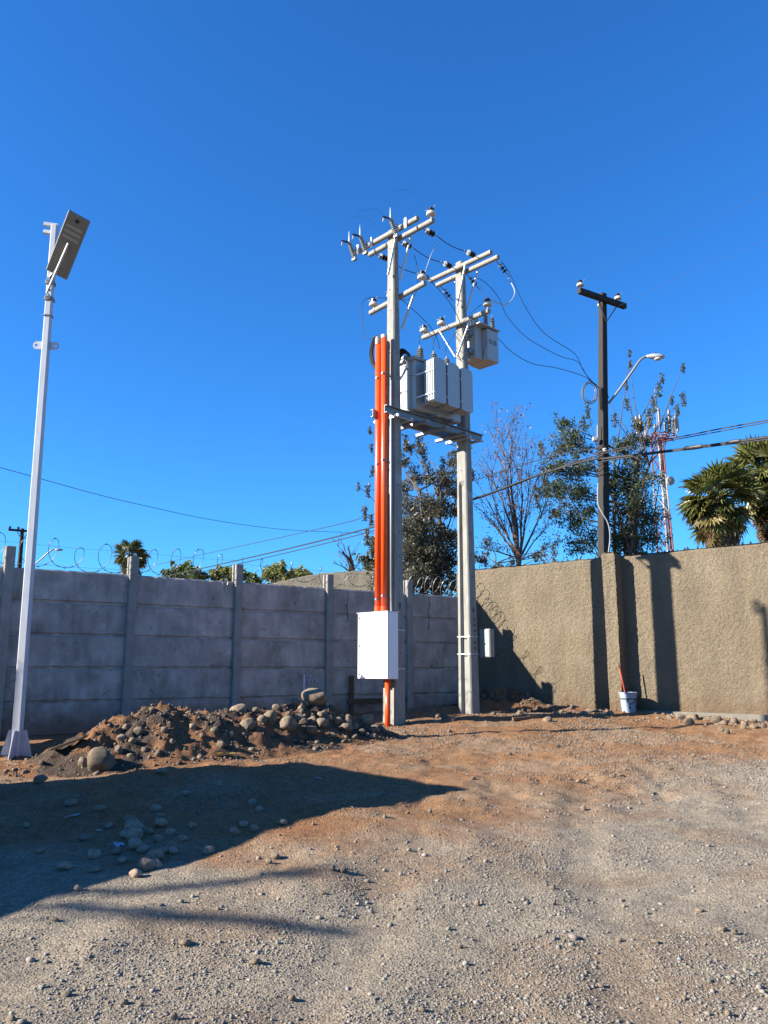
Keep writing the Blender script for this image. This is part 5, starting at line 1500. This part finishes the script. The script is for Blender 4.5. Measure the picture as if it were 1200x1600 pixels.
# ------------------------------------------------------------------ trees
def leaf_cloud(centres, radii, per, size, cols, seed, flat=0.8, droop=0.0, aspect=2.2):
    r = np.random.default_rng(seed)
    P = []
    for c, rad, n in zip(centres, radii, per):
        # sub-clumps inside the clump so that gaps stay open
        k = max(2, int(n / 26))
        sub = r.normal(0, 0.55, (k, 3)) * rad
        sub[:, 2] *= flat
        pick = r.integers(0, k, n)
        if rad < 0.19:                       # small sprigs: leaves strung along an upright twig
            pts0 = np.stack([r.normal(0, 0.35, n), r.normal(0, 0.35, n), r.uniform(-2.2, 1.6, n)], 1) * rad
            P.append(np.asarray(c)[None] + pts0); continue
        pts = sub[pick] + r.normal(0, 0.2, (n, 3)) * max(rad, 0.2)
        if droop: pts[:, 2] -= droop * r.random(n) ** 2 * rad
        P.append(np.asarray(c)[None] + pts)
    P = np.concatenate(P); n = len(P)
    d = r.normal(0, 1, (n, 3)); d[:, 2] -= droop * 2.0; d /= np.linalg.norm(d, axis=1)[:, None]
    q = r.normal(0, 1, (n, 3)); s = np.cross(d, q); s /= np.linalg.norm(s, axis=1)[:, None]
    nn = np.cross(d, s)
    L = size * r.uniform(0.6, 1.35, n)[:, None]; W = L / aspect
    v = np.stack([P - d * L * 0.5, P + s * W * 0.5 + nn * W * 0.12, P + d * L * 0.5, P - s * W * 0.5 + nn * W * 0.12], 1).reshape(-1, 3)
    f = np.arange(4 * n).reshape(n, 4)
    cols = np.asarray(cols); t = r.integers(0, len(cols), n)
    col = cols[t] * r.uniform(0.5, 1.4, (n, 1)) * 0.92
    return v, f, np.repeat(col, 4, 0)

def limb_path(a, b, bend, rs, n=7):
    a = Vector(a); b = Vector(b); out = []
    k = Vector((rs.uniform(-1, 1), rs.uniform(-1, 1), rs.uniform(-0.3, 0.3))) * bend
    for i in range(n + 1):
        t = i / n
        rise = Vector((0, 0, 0.22 * (b - a).length * t * (1 - t)))
        out.append(a.lerp(b, t) + k * math.sin(math.pi * t) + rise * 0.6 + Vector((rs.uniform(-1, 1), rs.uniform(-1, 1), 0)) * 0.02)
    return out

def clump_tree(name, label, base_px, Y, ztrunk_px, clumps, leafsize, cols, dens, trunk_r, seed, m_bark=M_bark, jit=1.0, twig=True, stems=2, cat='tree', droop=0.0, spread=1.0):
    rs = random.Random(seed)
    g = at(base_px, 1000, Y); gz_ = float(ground_z(g.x, Y)); base = Vector((g.x, Y, gz_))
    e = thing(name, label, cat, base)
    top = at(ztrunk_px[0], ztrunk_px[1], Y) - base
    mb = MB()
    starts = []
    for s in range(stems):
        off = Vector((rs.uniform(-.25, .25), rs.uniform(-.25, .25), 0)) * (0 if stems == 1 else 1.0)
        tp = top + Vector((rs.uniform(-.5, .5), rs.uniform(-.6, .6), rs.uniform(-.6, .2))) * (0 if stems == 1 else 1)
        path = limb_path(off, tp, 0.18, rs, 9)
        mb.tube(path, trunk_r / math.sqrt(stems), 8, r2=trunk_r * 0.25)
        starts.append(path)
    cs = []; rads = []; per = []
    for px, py, rpx in clumps:
        c = at(px, py, Y + rs.uniform(-jit, jit)) - base
        rad = rpx * Y / 1264.0
        cs.append(tuple(c)); rads.append(rad * spread); per.append(int(dens * rpx * rpx / 100) + 12)
        st = starts[rs.randrange(stems)]
        cand = [p for p in st[2:] if p.z < c.z - 0.2] or [st[2]]
        p0 = cand[-1] if rs.random() < 0.5 else rs.choice(cand)
        mb.tube(limb_path(p0, c, 0.15, rs), min(trunk_r * 0.35, 0.02 + rad * 0.05), 5, r2=0.006)
        if twig:
            for k in range(int(4 + rpx * 0.35)):
                q = c + Vector((rs.gauss(0, 1), rs.gauss(0, 1), rs.gauss(0.3, 1))) * rad * 0.6
                mb.tube(limb_path(c + Vector((rs.gauss(0, .2), rs.gauss(0, .2), rs.gauss(0, .2))) * rad, q, 0.04, rs, 3), 0.008, 4, r2=0.003)
    mb.build('trunk', m_bark, e)
    v, f, col = leaf_cloud(cs, rads, per, leafsize, cols, seed, droop=droop)
    obj('crown', np_mesh('crown', v, f, col), M_leaf, e)
    return e

green = [tuple(c * 1.45 for c in q) for q in [(0.055, 0.085, 0.03), (0.075, 0.11, 0.035), (0.04, 0.06, 0.025), (0.10, 0.12, 0.05), (0.09, 0.085, 0.05)]]
greyg = [tuple(c * 1.45 for c in q) for q in [(0.085, 0.09, 0.055), (0.06, 0.065, 0.04), (0.11, 0.11, 0.075), (0.075, 0.07, 0.05), (0.13, 0.12, 0.085)]]
olive = [(0.13, 0.125, 0.04), (0.16, 0.15, 0.05), (0.10, 0.10, 0.035), (0.19, 0.165, 0.06)]
ochre = [(0.30, 0.17, 0.06), (0.25, 0.12, 0.06), (0.34, 0.22, 0.09)]
cl = [(880, 662, 17), (895, 680, 20), (878, 700, 20), (905, 700, 18), (868, 728, 20), (892, 735, 24), (915, 730, 18), (858, 762, 20), (880, 770, 22), (905, 772, 22), (868, 800, 14), (895, 812, 22),
      (915, 800, 20), (925, 840, 20), (905, 855, 18), (985, 690, 16), (970, 700, 18), (992, 722, 20), (970, 740, 24), (958, 765, 16), (985, 765, 26), (1008, 750, 18), (1000, 790, 26), (970, 800, 24),
      (1015, 810, 24), (985, 830, 28), (1020, 840, 22), (965, 850, 24), (1000, 862, 20), (1010, 690, 14), (1000, 668, 12), (1015, 650, 9), (1022, 630, 8), (1030, 606, 7), (1034, 590, 5),
      (985, 570, 5), (984, 552, 4), (978, 600, 5), (980, 630, 6), (1067, 574, 5), (1050, 625, 5), (1068, 622, 7), (1058, 640, 6), (1045, 660, 8), (918, 640, 8), (912, 660, 8), (960, 655, 7), (948, 622, 5),
      (845, 700, 8), (850, 735, 10), (838, 775, 10)]
clump_tree('leafy_tree', 'tall loose green tree standing behind the dark wooden pole', 965, 24.0, (985, 700), cl, 0.085, green, 190, 0.16, 21, stems=4, spread=0.95)
cl = [(628, 722, 15), (640, 700, 12), (655, 690, 10), (634, 690, 8), (662, 706, 10), (630, 760, 16), (650, 745, 16), (668, 738, 10), (690, 745, 16), (706, 725, 16), (718, 712, 12), (733, 690, 6), (738, 740, 6), (700, 765, 20), (716, 760, 14),
      (640, 790, 20), (665, 785, 16), (690, 795, 20), (712, 800, 14), (635, 825, 20), (660, 820, 22), (690, 835, 24), (712, 840, 14), (640, 860, 24), (668, 860, 26), (700, 870, 24), (722, 880, 12),
      (645, 900, 26), (680, 905, 28), (708, 915, 20), (580, 700, 4), (578, 672, 4), (582, 735, 5), (575, 765, 6), (570, 800, 7), (580, 812, 6), (582, 850, 8), (573, 838, 7), (583, 905, 9), (560, 760, 4)]
clump_tree('leafy_tree', 'grey-green tree behind the fence between the twin poles', 665, 22.0, (665, 760), cl, 0.082, greyg, 230, 0.15, 23, stems=3, spread=0.95)
clump_tree('weeping_tree', 'olive drooping tree behind the orange conduits', 640, 23.5, (640, 800), [(575, 872, 13), (577, 890, 12), (600, 850, 20), (610, 890, 22), (648, 815, 22), (665, 845, 26), (645, 865, 26), (685, 870, 22), (668, 800, 14)],
           0.12, olive, 170, 0.12, 25, stems=1, droop=0.9)
clump_tree('bush', 'low grey-green bush behind the stucco wall near the further pole', 775, 21.0, (775, 880), [(752, 870, 12), (760, 885, 14), (780, 888, 12), (800, 884, 10), (835, 872, 12), (850, 868, 10), (866, 862, 10), (760, 850, 8)],
           0.085, greyg, 110, 0.05, 27, stems=1, cat='bush')

def bare_tree(name, label, base_px, Y, joint, tips, r0, seed, leaves, m=M_barkb, twigs=7, depth=2):
    rs = random.Random(seed)
    g = at(base_px, 1000, Y); gz_ = float(ground_z(g.x, Y)); base = Vector((g.x, Y, gz_))
    e = thing(name, label, 'tree', base)
    J = at(joint[0], joint[1], Y) - base
    mb = MB(); mb.tube(limb_path((0, 0, -0.1), J, 0.05, rs), r0, 9, r2=r0 * 0.75)
    ends = []
    def grow(path, r, lev):
        L = sum((q - p).length for p, q in zip(path[:-1], path[1:]))
        for k in range(twigs if lev == 0 else 4):
            i = rs.randrange(2, len(path) - 1) if len(path) > 4 else 1
            p = path[i]; d = (path[min(i + 1, len(path) - 1)] - path[i - 1]).normalized()
            side = Vector((rs.uniform(-1, 1), rs.uniform(-1, 1), rs.uniform(0.0, 0.6)))
            l = L * rs.uniform(0.18, 0.42) * (1 if lev == 0 else 0.8)
            q = p + (d * 0.9 + side * 0.8).normalized() * l
            pa = limb_path(p, q, l * 0.08, rs, 5)
            mb.tube(pa, r * 0.45, 4, r2=0.003)
            ends.append(q)
            if lev < depth - 1: grow(pa, r * 0.5, lev + 1)
    for px, py, rr_ in tips:
        T = at(px, py, Y + rs.uniform(-1, 1)) - base
        pa = limb_path(J + Vector((rs.uniform(-.04, .04), rs.uniform(-.04, .04), rs.uniform(-0.2, 0.0))), T, 0.18, rs, 9)
        mb.tube(pa, r0 * rr_, 6, r2=0.004); ends.append(T)
        grow(pa, r0 * rr_ * 0.8, 0)
    mb.build('trunk', m, e)
    if leaves:
        pts = [tuple(p) for p in ends if rs.random() < leaves]
        low = [tuple(Vector(p) * 1.0) for p in pts]
        v, f, col = leaf_cloud(low, [0.22] * len(low), [5] * len(low), 0.07, ochre, seed)
        obj('crown', np_mesh('crown', v, f, col), M_leaf, e)
    return e
bare_tree('bare_tree', 'nearly leafless branching tree behind the stucco wall', 812, 23.0, (811, 872),
          [(748, 715, .42), (768, 690, .34), (786, 672, .40), (800, 665, .42), (815, 672, .36), (833, 690, .30), (850, 720, .26), (744, 790, .36), (866, 760, .36), (880, 800, .22), (884, 842, .22), (745, 855, .3), (760, 740, .3), (790, 700, .3), (740, 745, .3)], 0.10, 31, 0.75, twigs=9)
bare_tree('bare_tree', 'small bare stump tree behind the fence left of the conduits', 545, 30.0, (548, 895), [(541, 868, .8), (545, 862, .6), (525, 850, .2), (530, 840, .16), (560, 850, .2), (520, 880, .2), (572, 868, .2), (515, 862, .12), (580, 900, .2)], 0.17, 33, 0, M_bark, twigs=4, depth=2)

hedge = [tuple(c * 1.9 for c in q) for q in [(0.09, 0.13, 0.035), (0.12, 0.155, 0.045), (0.07, 0.10, 0.03)]]
hedgey = [tuple(c * 2.0 for c in q) for q in [(0.15, 0.165, 0.045), (0.20, 0.20, 0.05), (0.12, 0.14, 0.04)]]
clump_tree('round_tree', 'dark green round treetop furthest left beyond the fence', 292, 48, (292, 900), [(262, 898, 9), (275, 894, 10), (290, 890, 11), (305, 894, 10), (318, 900, 9), (290, 903, 12), (270, 905, 10), (310, 905, 10)], 0.24, hedge, 420, 0.12, 41, stems=1)
clump_tree('round_tree', 'yellow-green treetop just left of the second fence post', 352, 48, (352, 905), [(340, 898, 9), (352, 896, 10), (364, 896, 8), (350, 905, 12), (338, 906, 9)], 0.24, hedgey, 420, 0.12, 43, stems=1)
clump_tree('round_tree', 'small green treetop just right of the second fence post', 392, 48, (392, 908), [(384, 900, 9), (396, 903, 8), (390, 910, 10), (404, 910, 6)], 0.24, hedge, 420, 0.12, 44, stems=1)
clump_tree('round_tree', 'pale yellow-green treetop left of the distant grey wall', 430, 48, (430, 900), [(425, 892, 11), (437, 890, 10), (418, 902, 9), (432, 903, 12), (445, 900, 9)], 0.24, hedgey, 420, 0.12, 45, stems=1)
clump_tree('round_tree', 'pale treetop beside the distant grey wall crest', 470, 50, (470, 900), [(460, 895, 9), (470, 893, 9), (480, 897, 8), (466, 904, 11), (478, 905, 9)], 0.24, hedgey, 420, 0.12, 46, stems=1)

# ---- fan palms
def fan_leaf(seed, dead=False):
    rs = random.Random(seed)
    vs = []; fs = []
    n = 15; L = 0.62; pet = 0.62
    # petiole along +x, then the fan opening in the xy plane, pleated in z
    mb = MB(); mb.tube([(0, 0, 0), (pet * 0.5, 0, 0.02), (pet, 0, 0)], [0.022, 0.016, 0.012], 5)
    span = math.radians(250 if not dead else 150)
    for i in range(n):
        a0 = -span / 2 + span * i / n; a1 = -span / 2 + span * (i + 1) / n; am = (a0 + a1) / 2
        l = L * (0.72 + 0.28 * math.cos(am * 0.75)) * rs.uniform(0.9, 1.08)
        c = Vector((pet, 0, 0)); zz = 0.05
        ri = 0.58
        p0 = c + Vector((math.cos(a0), math.sin(a0), 0)) * l * ri + Vector((0, 0, zz * 0.5)); p1 = c + Vector((math.cos(a1), math.sin(a1), 0)) * l * ri + Vector((0, 0, zz * 0.5))
        pm_ = c + Vector((math.cos(am), math.sin(am), 0)) * l * ri - Vector((0, 0, zz * 0.5))
        tip = c + Vector((math.cos(am), math.sin(am), 0)) * l - Vector((0, 0, 0.05 + (0.22 if dead else 0.12 * rs.random())))
        mb.add([c, p0, pm_, p1, tip], [(0, 1, 2), (0, 2, 3), (1, 4, 2), (2, 4, 3)])
    return mb.mesh('frond')
PALM_G = mat('palm_green', (0.12, 0.14, 0.035), 0.38, scale=3, col2=(0.20, 0.21, 0.055), transl=0.2, objrand=0.25)
PALM_Y = mat('palm_yellow', (0.27, 0.23, 0.07), 0.5, scale=3, col2=(0.36, 0.27, 0.09), transl=0.2, objrand=0.2)
PALM_D = mat('palm_dead', (0.17, 0.105, 0.055), 0.85, scale=3, col2=(0.26, 0.17, 0.09), objrand=0.3)
FR = [fan_leaf(i) for i in range(3)]; FRY = [fan_leaf(i + 5) for i in range(2)]; FRD = [fan_leaf(i + 10, True) for i in range(3)]
for m_ in FR: m_.materials.append(PALM_G)
for m_ in FRY: m_.materials.append(PALM_Y)
for m_ in FRD: m_.materials.append(PALM_D)
def palm(px, py, Y, label, s, seed, ng=34, nd_=60, skirt=1.6, group=None):
    rs = random.Random(seed)
    hd = at(px, py, Y); gz_ = float(ground_z(hd.x, Y)); base = Vector((hd.x, Y, gz_))
    e = thing('fan_palm', label, 'palm', base, 0, group)
    H = hd.z - gz_
    mb = MB(); mb.tube([(0, 0, -0.1), (0.03, 0, H * 0.3), (0, 0.02, H * 0.7), (0, 0, H)], [0.34 * s, 0.26 * s, 0.24 * s, 0.22 * s], 12)
    mb.build('trunk', M_bark, e)
    def place(me, el, az, sc, z):
        o = obj('frond', me, None, e)
        d = Vector((math.cos(az) * math.cos(el), math.sin(az) * math.cos(el), math.sin(el)))
        q = d.to_track_quat('X', 'Z')
        o.rotation_mode = 'QUATERNION'
        from mathutils import Quaternion
        o.rotation_quaternion = q @ Quaternion((1, 0, 0), rs.uniform(-0.7, 0.7))
        o.location = Vector((d.x * 0.16 * s, d.y * 0.16 * s, z)); o.scale = (sc, sc, sc)
    for k in range(ng):
        el = math.radians(rs.uniform(-62, 80)); place(rs.choice(FR), el, rs.uniform(0, 6.283), s * rs.uniform(0.85, 1.15), H + 0.1 * s * rs.random())
    for k in range(max(3, ng // 5)):
        place(rs.choice(FRY), math.radians(rs.uniform(-65, -10)), rs.uniform(0, 6.283), s * rs.uniform(0.8, 1.05), H - 0.15 * s)
    for k in range(ng // 5):
        place(rs.choice(FR + FRY), math.radians(rs.uniform(-72, -35)), rs.uniform(0, 6.283), s * rs.uniform(0.9, 1.2), H - 0.25 - 0.55 * s * rs.random())
    for k in range(nd_):
        z = H - 0.1 - skirt * s * rs.random(); place(rs.choice(FRD), math.radians(rs.uniform(-88, -62)), rs.uniform(0, 6.283), s * rs.uniform(0.75, 1.1), z)
    return e
palm(1122, 778, 27.0, 'nearest fan palm with brown dead-leaf skirt right of the antenna tower', 1.02, 51, 70, 40, 1.2)
palm(1188, 738, 29.0, 'taller fan palm rising behind the nearest palm', 1.05, 52, 70, 40, 1.4)
palm(1222, 770, 28.5, 'fan palm cut off by the right edge of the picture', 1.0, 53, 60, 36, 1.3)
palm(204, 868, 62.0, 'far bushy palm behind the first fence post on the left', 1.15, 54, 40, 60, 2.2)

# ------------------------------------------------------------------ antenna tower
YT = 75.0
tb_ = at(1048, 900, YT); tg = float(ground_z(tb_.x, YT))
tw = thing('antenna_tower', 'red and white lattice antenna tower beyond the trees', 'antenna tower', (tb_.x, YT, tg), 0.3)
ztop = at(1038, 684, YT).z - tg
nseg = 12
def leg(k, z):
    t = z / ztop; r = 1.15 + (0.66 - 1.15) * t; a = k * 2 * math.pi / 3 + 0.5
    return Vector((-0.35 * t + r * math.cos(a), r * math.sin(a), z))
for s in range(nseg):
    z0 = ztop * s / nseg; z1 = ztop * (s + 1) / nseg
    band = (s // 2) % 2
    mb = MB()
    for k in range(3):
        mb.tube([leg(k, z0), leg(k, z1)], 0.075, 6, caps=False)
        mb.tube([leg(k, z0), leg((k + 1) % 3, z1)], 0.035, 5); mb.tube([leg((k + 1) % 3, z0), leg(k, z1)], 0.035, 5)
        mb.tube([leg(k, z1), leg((k + 1) % 3, z1)], 0.03, 5)
    mb.build('lattice_section', M_redp if band == 1 or s >= nseg - 2 else M_whit2, tw)
mb = MB(); mb.tube([(0.1, 0, 0), (-0.25, 0, ztop)], 0.16, 6); mb.build('cable_ladder', M_galvd, tw)
c = Vector((-0.35, 0, ztop))
mb = MB()
for r_ in (0.9, 1.7):
    mb.tube(ring_pts(c, r_, r_, 18, (1, 0, 0), (0, 1, 0)), 0.05, 6)
for a in np.linspace(0, 6.283, 9)[:-1]:
    mb.tube([c + Vector((math.cos(a) * 0.5, math.sin(a) * 0.5, 0)), c + Vector((math.cos(a) * 1.7, math.sin(a) * 1.7, 0))], 0.07, 5)
mb.build('platform_ring', M_redp, tw)
for i, a in enumerate(np.linspace(0, 6.283, 13)[:-1]):
    p = c + Vector((math.cos(a) * 1.75, math.sin(a) * 1.75, 0.0)); h = random.uniform(1.2, 1.9)
    mb = MB(); mb.tube([p - Vector((0, 0, .3)), p + Vector((0, 0, h + .3))], 0.04, 5); ao = mb.build('antenna_mast', M_galvd, tw)
    MB().box(p + Vector((math.cos(a) * .15, math.sin(a) * .15, h / 2 + 0.5)), (0.18, 0.18, h)).build('antenna_panel', M_whit2, ao, bevel=0.02)
MB().tube([c, c + Vector((0, 0, 5.0))], 0.04, 5).build('mast_tip', M_whit2, tw)
MB().lathe([(0.05, 0.25), (0.42, 0.18), (0.45, 0.0), (0.05, 0.02)], Vector((-0.1, -1.0, ztop * 0.80)), (0, -1, 0), 16).build('dish', M_whit2, tw)

# ------------------------------------------------------------------ far pole and lamp at the left
YF = 52.0
tp = at(35, 826, YF); gz_ = float(ground_z(tp.x, YF)); bs = at(30, 890, YF)
fp = thing('far_utility_pole', 'distant dark utility pole with crossarm beyond the left fence', 'utility pole', (bs.x, YF, gz_))
def LF(p): return Vector(p) - Vector((bs.x, YF, gz_))
MB().tube([(0, 0, -0.2), LF(bs), LF(tp)], [0.17, 0.16, 0.12], 8).build('shaft', M_dpole, fp)
arm = MB().bar(LF(at(13, 827.5, YF - 0.5)), LF(at(55, 831, YF + 0.5)), 0.12, 0.14).build('crossarm', M_dpole, fp)
for px, py in ((15.5, 825.5), (28.5, 826.5), (52, 829.5)):
    q = LF(at(px, py, YF)); MB().lathe([(0.03, -0.02), (0.09, 0.02), (0.09, 0.08), (0.05, 0.12), (0.03, 0.16)], q, n=10).build('insulator', M_porcb, arm)
for px0, px1 in ((27, 33), (46, 37)):
    MB().bar(LF(at(px0, 831, YF - 0.1)), LF(at(px1, 841, YF - 0.1)), 0.04, 0.04).build('brace', M_dark, fp)
YL = 40.0
q0 = at(52, 884, YL); gzl = float(ground_z(q0.x, YL)); fl = thing('far_street_lamp', 'distant grey street lamp on a bent arm behind the white lamp post', 'street lamp', (q0.x, YL, gzl))
def LL(p): return Vector(p) - Vector((q0.x, YL, gzl))
MB().tube([(0, 0, -0.1), LL(at(52, 920, YL)), LL(q0)], 0.09, 8).build('post', M_dpole, fl)
MB().tube(smooth_path([LL(q0), LL(at(66, 872, YL)), LL(at(80, 860, YL)), LL(at(87, 858.5, YL))]), 0.035, 6).build('lamp_arm', M_galvd, fl)
lh = MB(); lc = LL(at(92.5, 859, YL)); lh.lathe([(0.04, -0.22), (0.09, -0.12), (0.10, 0.02), (0.07, 0.15), (0.01, 0.2)], lc, (1, 0, -0.05), 12)
lh.v = [(v[0], v[1], lc.z + (v[2] - lc.z) * 0.6) for v in lh.v]; lh.build('lamp_head', M_galvd, fl, smooth=True)

# ------------------------------------------------------------------ site container left of the picture (casts the foreground shadow)
CH = 2.75
tipx, tipy = hit(720, 1235)
Lsh = (CH - 0.18) / math.tan(SUN_EL)
kx, ky = tipx - math.cos(SUN_AZ) * Lsh, tipy - math.sin(SUN_AZ) * Lsh
kang = math.radians(45)
ct = thing('site_container', 'grey steel site container standing left of the yard', 'container', (kx, ky, float(ground_z(kx, ky))), kang)
M_cont = mat('container_paint', (0.30, 0.34, 0.36), 0.5, scale=4, col2=(0.36, 0.39, 0.41))
CW = 2.45; CL = 6.0
# local: corner at the origin, length towards -x, width towards +y
for nm, sx0 in (('end_wall', 0.0), ('end_wall', -CL)):
    mb = MB(); mb.box((sx0 - 0.03 if sx0 == 0 else sx0 + 0.03, CW / 2, CH / 2), (0.06, CW, CH)); mb.build(nm, M_cont, ct)
for sy0 in (0.0, CW):
    mb = MB(); n = 40; pts = []
    for i in range(n):
        x = -0.1 - (CL - 0.2) * i / n; w = (CL - 0.2) / n
        off = 0.03 if i % 2 else 0.0
        pts += [(x, sy0 + (0.02 + off) * (1 if sy0 == 0 else -1)), (x - w * 0.7, sy0 + (0.02 + off) * (1 if sy0 == 0 else -1))]
    vs = [(x, y, 0.12) for x, y in pts] + [(x, y, CH - 0.12) for x, y in pts]; m_ = len(pts)
    mb.add(vs, [(i, i + 1, m_ + i + 1, m_ + i) for i in range(m_ - 1)]); mb.build('side_wall', M_cont, ct)
    for z in (0.07, CH - 0.07):
        MB().box((-CL / 2, sy0 + (0.04 if sy0 == 0 else -0.04), z), (CL - 0.13, 0.09, 0.12)).build('rail', M_cont, ct)
MB().box((-CL / 2, CW / 2, CH - 0.02), (CL - 0.13, CW - 0.1, 0.04)).build('roof', M_cont, ct)
